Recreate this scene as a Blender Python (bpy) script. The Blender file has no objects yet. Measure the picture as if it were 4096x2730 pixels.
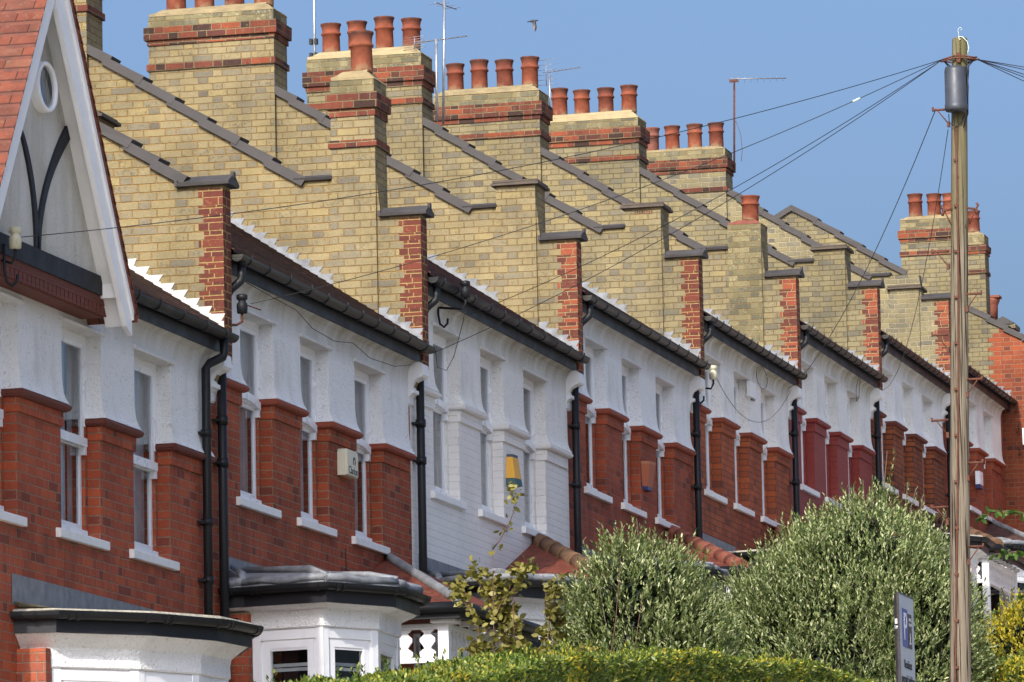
import bpy, math, random
import numpy as np
from mathutils import Vector, Matrix
random.seed(7); RNG = np.random.default_rng(11)
sc = bpy.context.scene; col = sc.collection
R = math.radians

# ------------------------------------------------------------------ shaders
class NT:
    def __init__(s, name):
        s.m = bpy.data.materials.new(name); s.m.use_nodes = True
        s.t = s.m.node_tree; s.n = s.t.nodes; s.l = s.t.links
        s.b = s.n['Principled BSDF']; s.out = s.n['Material Output']
    def node(s, ty, **k):
        x = s.n.new(ty)
        for a, v in k.items(): setattr(x, a, v)
        return x
    def put(s, sock, v):
        if v is None: return
        if isinstance(v, bpy.types.NodeSocket): s.l.new(v, sock)
        elif isinstance(v, (tuple, list)) and len(v) == 3 and sock.type == 'RGBA': sock.default_value = (*v, 1)
        else: sock.default_value = v
    def math(s, op, a, b=None, c=None):
        x = s.node('ShaderNodeMath', operation=op)
        s.put(x.inputs[0], a); s.put(x.inputs[1], b); s.put(x.inputs[2], c)
        return x.outputs[0]
    def mix(s, f, a, b, bt='MIX'):
        x = s.node('ShaderNodeMix', data_type='RGBA', blend_type=bt)
        s.put(x.inputs[0], f); s.put(x.inputs[6], a); s.put(x.inputs[7], b)
        return x.outputs[2]
    def ramp(s, f, stops, const=False):
        x = s.node('ShaderNodeValToRGB')
        if const: x.color_ramp.interpolation = 'CONSTANT'
        e = x.color_ramp.elements
        while len(e) < len(stops): e.new(.5)
        for i, (p, c) in enumerate(stops):
            e[i].position = p; e[i].color = (*c, 1) if len(c) == 3 else c
        s.put(x.inputs[0], f); return x.outputs[0]
    def rng(s, v, a, b, c=0., d=1.):
        x = s.node('ShaderNodeMapRange', clamp=True)
        for i, q in enumerate((v, a, b, c, d)): s.put(x.inputs[i], q)
        return x.outputs[0]
    def noise(s, vec, scale, detail=3., rough=.55):
        x = s.node('ShaderNodeTexNoise'); s.put(x.inputs['Vector'], vec)
        x.inputs['Scale'].default_value = scale; x.inputs['Detail'].default_value = detail; x.inputs['Roughness'].default_value = rough
        return x.outputs['Fac']
    def obj(s): return s.node('ShaderNodeTexCoord').outputs['Object']
    def uv(s): return s.node('ShaderNodeTexCoord').outputs['UV']
    def scaled(s, vec, sx, sy, sz):
        x = s.node('ShaderNodeVectorMath', operation='MULTIPLY'); s.put(x.inputs[0], vec); x.inputs[1].default_value = (sx, sy, sz)
        return x.outputs[0]
    def bump(s, h, dist, strength=1.):
        x = s.node('ShaderNodeBump'); x.inputs['Strength'].default_value = strength; x.inputs['Distance'].default_value = dist
        s.put(x.inputs['Height'], h); s.l.new(x.outputs[0], s.b.inputs['Normal'])
    def fin(s, colr, rough=.8, metal=0., spec=None):
        s.put(s.b.inputs['Base Color'], colr); s.put(s.b.inputs['Roughness'], rough); s.put(s.b.inputs['Metallic'], metal)
        if spec is not None: s.b.inputs['Specular IOR Level'].default_value = spec
        return s.m

def bond(s):
    """flemish bond laid out in UV metres: mortar mask, two random values per brick"""
    uv = s.uv(); o = s.obj()
    w = s.node('ShaderNodeTexNoise'); s.put(w.inputs['Vector'], o); w.inputs['Scale'].default_value = 9
    d = s.node('ShaderNodeVectorMath', operation='MULTIPLY_ADD'); s.l.new(w.outputs['Color'], d.inputs[0])
    d.inputs[1].default_value = (.009, .007, 0); s.l.new(uv, d.inputs[2])
    sx = s.node('ShaderNodeSeparateXYZ'); s.l.new(d.outputs[0], sx.inputs[0]); u, v = sx.outputs[0], sx.outputs[1]
    rv = s.math('DIVIDE', v, .075); row = s.math('FLOOR', rv); fv = s.math('MULTIPLY', s.math('FRACT', rv), .075)
    par = s.math('FLOORED_MODULO', row, 2.)
    us = s.math('DIVIDE', s.math('MULTIPLY_ADD', par, .16875, u), .3375)
    k = s.math('FLOOR', us); t = s.math('MULTIPLY', s.math('FRACT', us), .3375)
    h = s.math('GREATER_THAN', t, .225)
    a = s.math('SUBTRACT', t, s.math('MULTIPLY', h, .225)); L = s.math('MULTIPLY_ADD', h, -.1125, .225)
    dh = s.math('MINIMUM', a, s.math('SUBTRACT', L, a)); dv = s.math('MINIMUM', fv, s.math('SUBTRACT', .075, fv))
    dist = s.math('MINIMUM', dh, dv)
    wn = s.node('ShaderNodeTexWhiteNoise', noise_dimensions='2D'); cb = s.node('ShaderNodeCombineXYZ')
    s.put(cb.inputs[0], s.math('MULTIPLY_ADD', k, 2., h)); s.put(cb.inputs[1], row); s.l.new(cb.outputs[0], wn.inputs['Vector'])
    sp = s.node('ShaderNodeSeparateColor'); s.l.new(wn.outputs['Color'], sp.inputs[0])
    return dist, sp.outputs[0], sp.outputs[1], o

def brick(name, stops, mortar, mw=.005, soot=.35, blot=.5, blotc=(.05, .045, .035), rough=.85, bumpd=.006, streak=None, crack=0., sill=False):
    s = NT(name); dist, r1, r2, o = bond(s)
    n1 = s.noise(o, 38, 4, .65); n2 = s.noise(o, 1.3, 4, .6); n3 = s.noise(o, 150, 2)
    c = s.ramp(r1, stops, True)
    c = s.mix(s.math('MULTIPLY', s.rng(n1, .5, .68), s.math('MULTIPLY', s.rng(r2, .35, .9), blot)), c, blotc)
    c = s.mix(.55, c, s.mix(1., c, s.rng(n3, .3, .7, .55, 1.3), 'MULTIPLY'))
    md = s.math('MULTIPLY_ADD', s.noise(o, 55, 2), .004, s.math('SUBTRACT', dist, .002))
    m = s.rng(md, mw * .62, mw * 1.25, 1, 0)
    mc = s.mix(1., mortar, s.rng(n1, .3, .7, .7, 1.15), 'MULTIPLY')
    c = s.mix(m, c, mc)
    c = s.mix(1., c, s.rng(n2, .32, .68, 1 - soot, 1.06), 'MULTIPLY')
    run = s.noise(s.scaled(o, 2.4, 2.4, .45), 1.7, 5, .7); c = s.mix(s.math('MULTIPLY', s.rng(run, .52, .72), soot), c, tuple(x * .8 for x in blotc))
    lt = s.noise(s.scaled(o, 1, 1, 1.6), 27, 3, .6); c = s.mix(s.math('MULTIPLY', s.rng(lt, .60, .70), .28), c, tuple(min(.6, x * 1.15) for x in mortar))
    if streak:   # pale wash marks left by old rain
        st = s.noise(s.scaled(o, 1, 5, .5), 1.6, 4, .6)
        c = s.mix(s.math('MULTIPLY', s.rng(st, .6, .75), .22), c, streak)
    if crack:   # open joints: the crevice's shadow painted as a dark line beside the mortar
        cr = s.math('MULTIPLY', s.rng(s.math('ABSOLUTE', s.math('SUBTRACT', md, mw * 1.25)), 0, .0016, 1, 0), s.rng(s.noise(o, 7, 3), .42, .6))
        c = s.mix(s.math('MULTIPLY', cr, crack), c, (.06, .04, .02))
    if sill:   # run-off stains below the sills and a paler worn patch
        zs = s.node('ShaderNodeSeparateXYZ'); s.l.new(o, zs.inputs[0])
        wet = s.math('MULTIPLY', s.rng(zs.outputs[2], 2.75, 3.5), s.rng(zs.outputs[2], 3.54, 3.55, 1, 0))
        col_ = s.rng(s.noise(s.scaled(o, 1, 2.2, .35), 1.5, 4, .65), .46, .66)
        c = s.mix(s.math('MULTIPLY', s.math('MULTIPLY', wet, col_), .6), c, (.075, .04, .032))
        pale = s.rng(s.noise(s.scaled(o, 1, 1, .6), 2.6, 5, .7), .58, .74)
        c = s.mix(s.math('MULTIPLY', pale, .22), c, (.40, .20, .15))
    h = s.math('ADD', s.math('MULTIPLY', s.rng(md, 0, mw * 1.5), 1.), s.math('MULTIPLY', n1, .35))
    s.bump(h, bumpd, .9); return s.fin(c, rough, 0, .25)

def painted_brick(name, colr, rough=.6, line=.82):
    s = NT(name); dist, r1, r2, o = bond(s)
    m = s.rng(dist, .002, .006, 1, 0); n = s.noise(o, 1.1, 4, .6); g = s.noise(o, 14, 3)
    c = s.mix(s.math('MULTIPLY', m, s.rng(g, .4, .62)), colr, tuple(x * line for x in colr))
    c = s.mix(1., c, s.rng(n, .3, .7, .9, 1.02), 'MULTIPLY')
    s.bump(s.math('ADD', s.rng(dist, 0, .007), s.math('MULTIPLY', s.noise(o, 60, 2), .3)), .004, .8); return s.fin(c, rough, 0, .3)

def roughcast(name, colr=(.80, .80, .80), dirt=(.36, .33, .26), amt=.5):
    s = NT(name); o = s.obj(); n = s.noise(o, 48, 3, .6); b = s.noise(o, 1.7, 5, .65)
    v = s.node('ShaderNodeTexVoronoi'); s.put(v.inputs['Vector'], o); v.inputs['Scale'].default_value = 75
    h = s.math('ADD', s.rng(n, .35, .7), s.math('MULTIPLY', s.math('SUBTRACT', 1., v.outputs['Distance']), .5))
    z = s.node('ShaderNodeSeparateXYZ'); s.l.new(o, z.inputs[0])
    g = s.noise(s.scaled(o, 1, 1, .18), 3.2, 4, .6)
    c = s.mix(s.math('MULTIPLY', s.rng(b, .5, .75), .24), colr, dirt)
    c = s.mix(s.math('MULTIPLY', s.rng(z.outputs[2], 5.2, 5.5), s.rng(g, .3, .6, .4, amt + .25)), c, dirt)   # grime washed under the eaves
    c = s.mix(s.math('MULTIPLY', s.rng(g, .56, .76), .34), c, dirt)
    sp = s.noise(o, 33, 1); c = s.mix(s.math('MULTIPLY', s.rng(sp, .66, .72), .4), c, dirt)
    pit = s.noise(o, 62, 2, .7); c = s.mix(s.math('MULTIPLY', s.rng(pit, .52, .70), .30), c, (.42, .42, .41))  # grey speckle: tiny shadows of the rough surface put into the colour
    s.bump(h, .007, .75); return s.fin(c, .9, 0, .2)

def plain(name, colr, rough=.6, metal=0, var=.12, scale=6, bumpd=.0015, bs=60, spec=.4):
    s = NT(name); o = s.obj(); n = s.noise(o, scale, 4, .6)
    c = s.mix(1., colr, s.rng(n, .3, .7, 1 - var, 1 + var * .6), 'MULTIPLY')
    if bumpd: s.bump(s.noise(o, bs, 3), bumpd, .7)
    return s.fin(c, s.rng(n, .3, .7, max(.05, rough - .1), min(1, rough + .1)), metal, spec)

def tiles(name, stops, mort=(.03, .02, .015), rowh=.105, tw=.165, lich=None, lap=.12):
    s = NT(name); uv = s.uv(); o = s.obj(); sx = s.node('ShaderNodeSeparateXYZ'); s.l.new(uv, sx.inputs[0])
    rv = s.math('DIVIDE', sx.outputs[1], rowh); row = s.math('FLOOR', rv); f = s.math('FRACT', rv)
    uu = s.math('ADD', s.math('DIVIDE', sx.outputs[0], tw), s.math('MULTIPLY', s.math('FLOORED_MODULO', row, 2.), .5))
    k = s.math('FLOOR', uu); g = s.math('FRACT', uu)
    cb = s.node('ShaderNodeCombineXYZ'); s.put(cb.inputs[0], k); s.put(cb.inputs[1], row)
    wn = s.node('ShaderNodeTexWhiteNoise', noise_dimensions='2D'); s.l.new(cb.outputs[0], wn.inputs['Vector'])
    c = s.ramp(wn.outputs['Value'], stops); n = s.noise(o, 5, 4, .65)
    c = s.mix(1., c, s.rng(n, .3, .7, .65, 1.15), 'MULTIPLY')
    if lich: c = s.mix(s.math('MULTIPLY', s.rng(s.noise(o, 22, 3), .58, .72), .6), c, lich)
    gap = s.math('MAXIMUM', s.rng(s.math('MINIMUM', g, s.math('SUBTRACT', 1., g)), .0, .035, 1, 0), s.rng(f, .0, lap, 1, 0))  # upright gaps, and a painted shadow line along each course's lower edge
    c = s.mix(gap, c, mort)
    s.bump(s.math('ADD', s.math('SUBTRACT', 1., f), s.math('MULTIPLY', s.noise(o, 40, 2), .15)), .018, .9)
    return s.fin(c, .85, 0, .25)

def leafmat(name, stops, trans=.3, rough=.5):
    s = NT(name); g = s.node('ShaderNodeNewGeometry'); c = s.ramp(g.outputs['Random Per Island'], stops)
    n = s.noise(s.obj(), 1.6, 3, .6); c = s.mix(1., c, s.rng(n, .3, .7, .72, 1.18), 'MULTIPLY')
    s.fin(c, rough, 0, .35)
    t = s.node('ShaderNodeBsdfTranslucent'); s.put(t.inputs[0], s.mix(1., c, (1.0, 1.15, .5), 'MULTIPLY'))
    mx = s.node('ShaderNodeMixShader'); mx.inputs[0].default_value = trans
    s.l.new(s.b.outputs[0], mx.inputs[1]); s.l.new(t.outputs[0], mx.inputs[2]); s.l.new(mx.outputs[0], s.out.inputs[0])
    return s.m

def glass(name):
    s = NT(name); gl = s.node('ShaderNodeBsdfGlossy'); gl.inputs['Roughness'].default_value = .02; gl.inputs['Color'].default_value = (.95, .97, 1, 1)
    tr = s.node('ShaderNodeBsdfTransparent'); tr.inputs[0].default_value = (.82, .86, .88, 1)
    f = s.node('ShaderNodeFresnel'); f.inputs[0].default_value = 1.5
    w = s.noise(s.obj(), 2.2, 2); bp = s.node('ShaderNodeBump'); bp.inputs['Strength'].default_value = .15; bp.inputs['Distance'].default_value = .02
    s.l.new(w, bp.inputs['Height']); s.l.new(bp.outputs[0], gl.inputs['Normal'])
    mx = s.node('ShaderNodeMixShader'); s.put(mx.inputs[0], s.math('MINIMUM', s.math('MULTIPLY_ADD', f.outputs[0], 1., .04), .6))
    s.l.new(tr.outputs[0], mx.inputs[1]); s.l.new(gl.outputs[0], mx.inputs[2]); s.l.new(mx.outputs[0], s.out.inputs[0])
    return s.m

Y1, Y2, Y3, Y4, Y5 = (.325, .262, .118), (.28, .232, .112), (.24, .208, .118), (.175, .16, .105), (.35, .255, .085)
def yel(name, k=1., mortar=(.36, .25, .105), green=0., dark=.0):
    def t(c): return tuple(x * k * (1 - dark) for x in (c[0] * (1 - .12 * green), c[1], c[2] * (1 + .1 * green)))
    B_ = (.262, .212, .112)
    v = lambda k2, g=0.: t((B_[0] * k2 * (1 - .06 * g), B_[1] * k2, B_[2] * k2 * (1 + .25 * g)))
    return brick(name, [(0, v(1.)), (.22, v(1.1)), (.42, v(.93, .4)), (.60, v(1.04, -.3)), (.74, v(.84, .9)), (.84, v(1.14, -.5)), (.93, v(.74, 1.2)), (.985, t((.13, .11, .08)))],
                 mortar, .0054, .34, .85, (.095, .088, .07), .85, .006, None, .8)
M = {}
M['yel_a'] = yel('stock_brick_ochre_joints', 1.0, (.285, .175, .06))
M['yel_b'] = yel('stock_brick_tan_joints', 1.0, (.235, .155, .065))
M['yel_c'] = yel('stock_brick_grey_joints', .97, (.19, .138, .066), .2)
M['yel_d'] = yel('stock_brick_dull_joints', .94, (.165, .125, .066), .4)
M['yel_pale'] = yel('stock_brick_pale_joints', .98, (.42, .35, .22), .5)
M['grime'] = brick('weathered_stock_brick', [(0, (.18, .155, .08)), (.3, (.23, .195, .10)), (.6, (.13, .12, .075)), (.85, (.26, .22, .11))], (.25, .175, .08), .005, .3, .8, (.48, .44, .28))
M['band'] = brick('band_brick', [(0, (.20, .054, .03)), (.3, (.10, .034, .025)), (.5, (.27, .068, .03)), (.66, (.055, .028, .022)), (.85, (.16, .046, .028))], (.24, .185, .10), .0055, .45, .95, (.05, .03, .025))
M['quoin_dark'] = brick('dark_red_quoin_brick', [(0, (.13, .036, .024)), (.4, (.165, .043, .026)), (.75, (.11, .032, .024))], (.36, .25, .10), .0055, .2, .4, (.07, .025, .02))
M['quoin_lit'] = brick('orange_red_quoin_brick', [(0, (.24, .062, .033)), (.3, (.13, .038, .026)), (.6, (.29, .072, .034)), (.8, (.11, .034, .026))], (.32, .24, .12), .0055, .2, .5, (.10, .035, .02))  # orange red quoin brick, a colour of its own
MT = (.20, .135, .085)
def red(name, k, mortar=MT, mw=.005, streak=(.45, .30, .24), tint=(1, 1, 1)):
    q = lambda a, b, c: (a * k * tint[0], b * k * tint[1], c * k * tint[2])
    return brick(name, [(0, q(.37, .078, .034)), (.3, q(.43, .092, .037)), (.55, q(.33, .070, .034)), (.78, q(.39, .085, .042)), (.93, q(.21, .052, .032))], mortar, mw, .25, .35, (.10, .03, .022), .85, .005, streak, 0., True)
M['red0'] = red('facing_brick_bright', 1.14, (.31, .205, .135), .0052)
M['red1'] = red('facing_brick_deep', .96, (.30, .205, .125), .0052)
M['red3'] = red('facing_brick_smooth', .90, (.27, .16, .12), .0044)
M['red4'] = red('facing_brick_orange', 1.0, (.10, .06, .045), .0042, None, (1, 1.2, 1.1))
M['red5'] = painted_brick('oxide_paint', (.24, .036, .028), .55, .7)
M['red6'] = red('facing_brick_brown', .78, (.035, .033, .033), .0062, None, (.95, 1.25, 1.1))
M['red7'] = red('facing_brick_plain', .88, (.26, .15, .115), .0046, None)
M['redend'] = red('sunlit_facing_brick', .75, (.24, .15, .09), .0048, None, (.85, .95, .9))  # even brick colour of the end building
M['white_brick'] = painted_brick('cream_masonry_paint', (.80, .775, .74), .6, .8)
M['arris'] = painted_brick('rubbed_red_cap', (.29, .068, .036), .7, .5)
M['arris_dark'] = painted_brick('sooty_red_cap', (.15, .042, .028), .7, .5)
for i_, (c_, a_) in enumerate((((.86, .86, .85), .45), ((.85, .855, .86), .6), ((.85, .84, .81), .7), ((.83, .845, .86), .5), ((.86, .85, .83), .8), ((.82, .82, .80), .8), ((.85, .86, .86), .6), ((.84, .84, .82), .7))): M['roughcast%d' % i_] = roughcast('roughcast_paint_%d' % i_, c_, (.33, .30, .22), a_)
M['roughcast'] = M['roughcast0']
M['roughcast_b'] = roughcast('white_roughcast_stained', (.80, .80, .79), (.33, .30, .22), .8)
M['smooth_white'] = plain('white_gloss_paint', (.82, .82, .82), .45, 0, .05, 3, .001, 40)
M['upvc'] = plain('white_window_frame', (.84, .85, .87), .3, 0, .04, 2, 0)
M['sill'] = plain('painted_stone_sill', (.80, .795, .78), .55, 0, .08, 9, .0015, 80)
M['black'] = plain('black_plastic', (.010, .011, .013), .5, 0, .2, 3, 0, spec=.3)
s_ = NT('mossy_black_gutter'); o_ = s_.obj(); z_ = s_.node('ShaderNodeSeparateXYZ'); s_.l.new(o_, z_.inputs[0])
st_ = s_.noise(s_.scaled(o_, 1, .5, 90), 1, 2); M['gutter'] = s_.fin(s_.mix(s_.math('MULTIPLY', s_.rng(st_, .52, .66), .7), (.011, .012, .013), (.055, .046, .022)), .45, 0, .35)
s_.m.name = 'gutter_grimy'
M['fascia'] = plain('black_fascia_paint', (.011, .012, .016), .5, 0, .3, 4, .002, 30)
M['timber'] = plain('black_timber', (.012, .014, .02), .7, 0, .25, 5, .002, 40)
M['coping'] = plain('dark_coping_tile', (.058, .052, .05), .7, 0, .35, 5, .002, 70)
M['slab'] = plain('brown_slab', (.085, .066, .05), .85, 0, .3, 9, .004, 50)
M['lead'] = plain('lead_sheet', (.22, .23, .245), .6, .1, .4, 9, .006, 18)
M['lead_white'] = plain('painted_flashing', (.55, .54, .50), .5, 0, .1, 4, .003, 15)
M['felt'] = plain('mineral_felt', (.42, .39, .31), .95, 0, .35, 30, .006, 120)
M['cement'] = plain('cement_flaunching', (.27, .21, .11), .9, 0, .3, 7, .008, 40)
M['render_top'] = plain('pale_cement_cap', (.36, .28, .15), .9, 0, .2, 6, .006, 40)
M['pot'] = plain('terracotta', (.225, .062, .032), .75, 0, .45, 6, .002, 60)
s_ = NT('terracotta_pot'); o_ = s_.obj(); oi = s_.node('ShaderNodeObjectInfo'); zz_ = s_.node('ShaderNodeSeparateXYZ'); s_.l.new(o_, zz_.inputs[0]); n_ = s_.noise(o_, 9, 4, .65)
c_ = s_.ramp(oi.outputs['Random'], [(0, (.17, .05, .03)), (.5, (.235, .065, .033)), (1, (.27, .085, .045))]); c_ = s_.mix(1., c_, s_.rng(n_, .3, .7, .62, 1.12), 'MULTIPLY')
c_ = s_.mix(s_.math('MULTIPLY', s_.rng(zz_.outputs[2], .30, .38), s_.rng(n_, .38, .6, .2, .85)), c_, (.04, .025, .02)); c_ = s_.mix(s_.math('MULTIPLY', s_.rng(zz_.outputs[2], .10, .0), s_.rng(n_, .45, .6)), c_, (.24, .18, .10)); s_.bump(s_.noise(o_, 70, 2), .002); M['pot'] = s_.fin(c_, .8, 0, .2)
M['pot_soot'] = plain('sooty_terracotta', (.17, .06, .04), .8, 0, .4, 9, .002, 60)
M['tile_brown'] = tiles('brown_roof_tile', [(0, (.055, .03, .02)), (.5, (.085, .042, .026)), (.85, (.06, .035, .026)), (1, (.17, .07, .04))], (.018, .012, .01), .1, .165, (.16, .09, .05))
M['tile_red'] = tiles('orange_red_roof_tile', [(0, (.16, .048, .028)), (.4, (.215, .064, .036)), (.75, (.13, .044, .03)), (1, (.23, .09, .052))], (.028, .012, .009), .128, .24, (.17, .12, .08), .24)
M['tile_porch'] = tiles('weathered_red_tile', [(0, (.17, .042, .026)), (.5, (.22, .055, .03)), (1, (.13, .036, .026))], (.05, .02, .015), .1, .165, (.30, .22, .12))
M['tile_dark'] = tiles('dark_plain_tile', [(0, (.07, .035, .03)), (1, (.12, .06, .05))], (.02, .012, .01), .1, .165)
M['hip_red'] = plain('red_hip_tile', (.20, .062, .038), .8, 0, .35, 9, .003, 50)
M['hip_brown'] = plain('brown_hip_tile', (.14, .075, .04), .85, 0, .35, 12, .003, 50)
M['net'] = plain('net_curtain', (.55, .56, .58), .9, 0, .15, 8, 0)
M['glass'] = glass('window_glass')
M['dark'] = plain('dark_room', (.02, .02, .022), .9, 0, .2, 2, 0)  # flat backing behind panes: the unlit room painted as a dark colour
M['rust'] = plain('rusty_iron', (.13, .05, .03), .8, .3, .4, 20, .002, 60)
M['wire'] = plain('black_cable', (.012, .012, .014), .5, 0, .1, 3, 0)
M['galv'] = plain('galvanised_steel', (.46, .47, .48), .4, .7, .2, 12, 0)
M['alu'] = plain('dull_aluminium', (.25, .25, .26), .45, .6, .2, 12, 0)
M['cream_plastic'] = plain('cream_plastic', (.66, .63, .48), .45, 0, .06, 4, 0)

# ------------------------------------------------------------------ mesh builder
class MB:
    def __init__(s): s.v = []; s.f = []; s.m = []; s.sm = []; s.uv = {}
    def poly(s, pts, mat=0, smooth=False):
        i = len(s.v); s.v += [tuple(p) for p in pts]; s.f.append(list(range(i, i + len(pts)))); s.m.append(mat); s.sm.append(smooth)
    def box(s, x0, x1, y0, y1, z0, z1, mat=0, mats=None):
        P = lambda a, b, c: ((x0, x1)[a], (y0, y1)[b], (z0, z1)[c])
        fs = [((0,0,0),(0,0,1),(0,1,1),(0,1,0)), ((1,0,0),(1,1,0),(1,1,1),(1,0,1)), ((0,0,0),(1,0,0),(1,0,1),(0,0,1)),
              ((0,1,0),(0,1,1),(1,1,1),(1,1,0)), ((0,0,0),(0,1,0),(1,1,0),(1,0,0)), ((0,0,1),(1,0,1),(1,1,1),(0,1,1))]
        for k, q in enumerate(fs): s.poly([P(*a) for a in q], mats[k] if mats else mat)
    def extr(s, prof, axis, a, b, mat=0, caps=True, capmat=None, smooth=False):
        """closed 2D profile extruded along axis ('x' profile (y,z); 'y' profile (x,z); 'z' profile (x,y))"""
        def P(p, t): return (t, p[0], p[1]) if axis == 'x' else (p[0], t, p[1]) if axis == 'y' else (p[0], p[1], t)
        ar = sum(prof[i][0] * prof[(i + 1) % len(prof)][1] - prof[(i + 1) % len(prof)][0] * prof[i][1] for i in range(len(prof)))
        pr = prof if (ar > 0) == (axis != 'y') else prof[::-1]
        n = len(pr)
        for i in range(n):
            p, q = pr[i], pr[(i + 1) % n]; s.poly([P(p, a), P(q, a), P(q, b), P(p, b)], mat, smooth)
        if caps:
            cm = mat if capmat is None else capmat
            s.poly([P(p, a) for p in pr][::-1], cm); s.poly([P(p, b) for p in pr], cm)
    def loft(s, rings, mat=0, closed=True, caps=True, smooth=True):
        i0 = len(s.v); n = len(rings[0])
        for r in rings: s.v += [tuple(p) for p in r]
        for k in range(len(rings) - 1):
            for j in range(n if closed else n - 1):
                a, b = i0 + k * n + j, i0 + k * n + (j + 1) % n
                s.f.append([a, b, b + n, a + n]); s.m.append(mat); s.sm.append(smooth)
        if caps and closed:
            s.f.append([i0 + j for j in range(n)][::-1]); s.m.append(mat); s.sm.append(False)
            s.f.append([i0 + (len(rings) - 1) * n + j for j in range(n)]); s.m.append(mat); s.sm.append(False)
    def tube(s, path, r, n=8, mat=0, caps=True):
        path = [Vector(p) for p in path]; rings = []; up = None
        rr = r if isinstance(r, (list, tuple)) else [r] * len(path)
        for i, p in enumerate(path):
            d = (path[min(i + 1, len(path) - 1)] - path[max(i - 1, 0)]).normalized()
            if up is None: up = d.orthogonal().normalized()
            up = (up - d * up.dot(d)); up = up.normalized() if up.length > 1e-6 else d.orthogonal().normalized()
            w = d.cross(up)
            rings.append([p + (up * math.cos(2 * math.pi * k / n) + w * math.sin(2 * math.pi * k / n)) * rr[i] for k in range(n)])
        s.loft(rings, mat, True, caps)
    def lathe(s, prof, c, n=20, mat=0):
        s.loft([[(c[0] + r * math.cos(2 * math.pi * k / n), c[1] + r * math.sin(2 * math.pi * k / n), c[2] + z) for k in range(n)] for r, z in prof], mat, True, True)
    def build(s, name, mats, parent=None, label=None, jitter=0.):
        me = bpy.data.meshes.new(name)
        if jitter:
            random.seed(len(s.v)); cache = {}
            for i, p in enumerate(s.v):
                k = tuple(round(c, 4) for c in p)
                if k not in cache: cache[k] = tuple(random.uniform(-jitter, jitter) for _ in range(3))
                s.v[i] = tuple(a + b for a, b in zip(p, cache[k]))
        me.from_pydata(s.v, [], s.f)
        if not isinstance(mats, (list, tuple)): mats = [mats]
        for m in mats: me.materials.append(M[m] if isinstance(m, str) else m)
        me.polygons.foreach_set('material_index', s.m); me.polygons.foreach_set('use_smooth', s.sm)
        uvl = me.uv_layers.new(name='UVMap').data
        for p in me.polygons:
            n = p.normal
            if p.index in s.uv:
                for li, q in zip(p.loop_indices, s.uv[p.index]): uvl[li].uv = q
                continue
            if abs(n.z) > .97: U, V = Vector((1, 0, 0)), Vector((0, 1, 0))
            else:
                U = Vector((0, 0, 1)).cross(n).normalized()
                if U.x < -.01 or (abs(U.x) <= .01 and U.y < 0): U = -U
                V = n.cross(U).normalized()
                if V.z < 0: V = -V
            for li in p.loop_indices:
                q = me.vertices[me.loops[li].vertex_index].co; uvl[li].uv = (q.dot(U), q.dot(V))
        me.update()
        o = bpy.data.objects.new(name, me); col.objects.link(o)
        if parent: o.parent = parent
        if label: o['label'] = label
        return o
def tag(o, label, cat, group=None, kind=None):
    if label: o['label'] = label
    if cat: o['category'] = cat
    if group: o['group'] = group
    if kind: o['kind'] = kind
    return o
def empty(name, loc, label, cat, group=None):
    o = bpy.data.objects.new(name, None); col.objects.link(o); o.location = loc; o.empty_display_size = .3
    return tag(o, label, cat, group)
def local(o, pts): return [(p[0] - o.location.x, p[1] - o.location.y, p[2] - o.location.z) for p in pts]
def text(body, size, mat, loc, rot, parent, name='lettering', sx=1., ext=.001):
    c = bpy.data.curves.new(name, 'FONT'); c.body = body; c.size = size; c.align_x = 'CENTER'; c.align_y = 'CENTER'; c.extrude = ext
    t = bpy.data.objects.new(name + '_tmp', c); col.objects.link(t)
    bpy.context.view_layer.update()
    me = bpy.data.meshes.new_from_object(t.evaluated_get(bpy.context.evaluated_depsgraph_get()))
    bpy.data.objects.remove(t); me.name = name; me.materials.clear(); me.materials.append(mat)
    o = bpy.data.objects.new(name, me); col.objects.link(o); o.parent = parent; o.location = loc; o.rotation_euler = rot; o.scale = (sx, 1, 1)
    return o

# ------------------------------------------------------------------ terrace data
WE = [39.44, 46.136, 52.834, 59.518, 65.967, 72.13, 78.19, 84.35, 90.3]     # party wall planes
ZC = [5.58, 6.32, 7.05, 7.77, 8.39, 9.08, 9.73, 10.15]                      # level of the pier caps
B0 = 4.6
def zg(y): return -1.7 + max(0., (y - 8)) * .079 if y < 49 else 1.54 + (y - 49) * .1035

def pot(parent, x, y, z, h=.38, r=.115, mat='pot', n=22):
    b = MB(); k = h / .38
    prof = [(r * .80, .0), (r * .96, .0), (r * 1.0, .02), (r * .985, .10 * k), (r * .97, .235 * k), (r * 1.10, .242 * k), (r * 1.12, .255 * k), (r * 1.07, .266 * k),
            (r * .98, .275 * k), (r * .985, .31 * k), (r * 1.07, .35 * k), (r * 1.16, .365 * k), (r * 1.15, h), (r * .95, h), (r * .86, h - .05), (r * .8, .0)]
    b.lathe(prof, (0, 0, 0), n); o = b.build('chimney_pot', mat, parent); o.location = (x, y, z); g = random.Random(round(x * 77 + y * 131 + z * 17)); o.rotation_euler = (g.uniform(-.022, .022), g.uniform(-.022, .022), g.uniform(0, 6)); o.scale = (1, 1, g.uniform(.95, 1.05)); return o
def flaunch(parent, x0, x1, y0, y1, z0, z1, mat='cement', inset=.11):
    b = MB(); rings = []
    for t, k in ((0, 0), (.25, .12), (.6, .5), (.85, .8), (1, 1)):
        i = inset * k; rings.append([(x0 + i, y0 + i, z0 + (z1 - z0) * t), (x1 - i, y0 + i, z0 + (z1 - z0) * t), (x1 - i, y1 - i, z0 + (z1 - z0) * t), (x0 + i, y1 - i, z0 + (z1 - z0) * t)])
    b.loft(rings, 0, True, True, False); return b.build('flaunching', mat, parent, None, .012)
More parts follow.
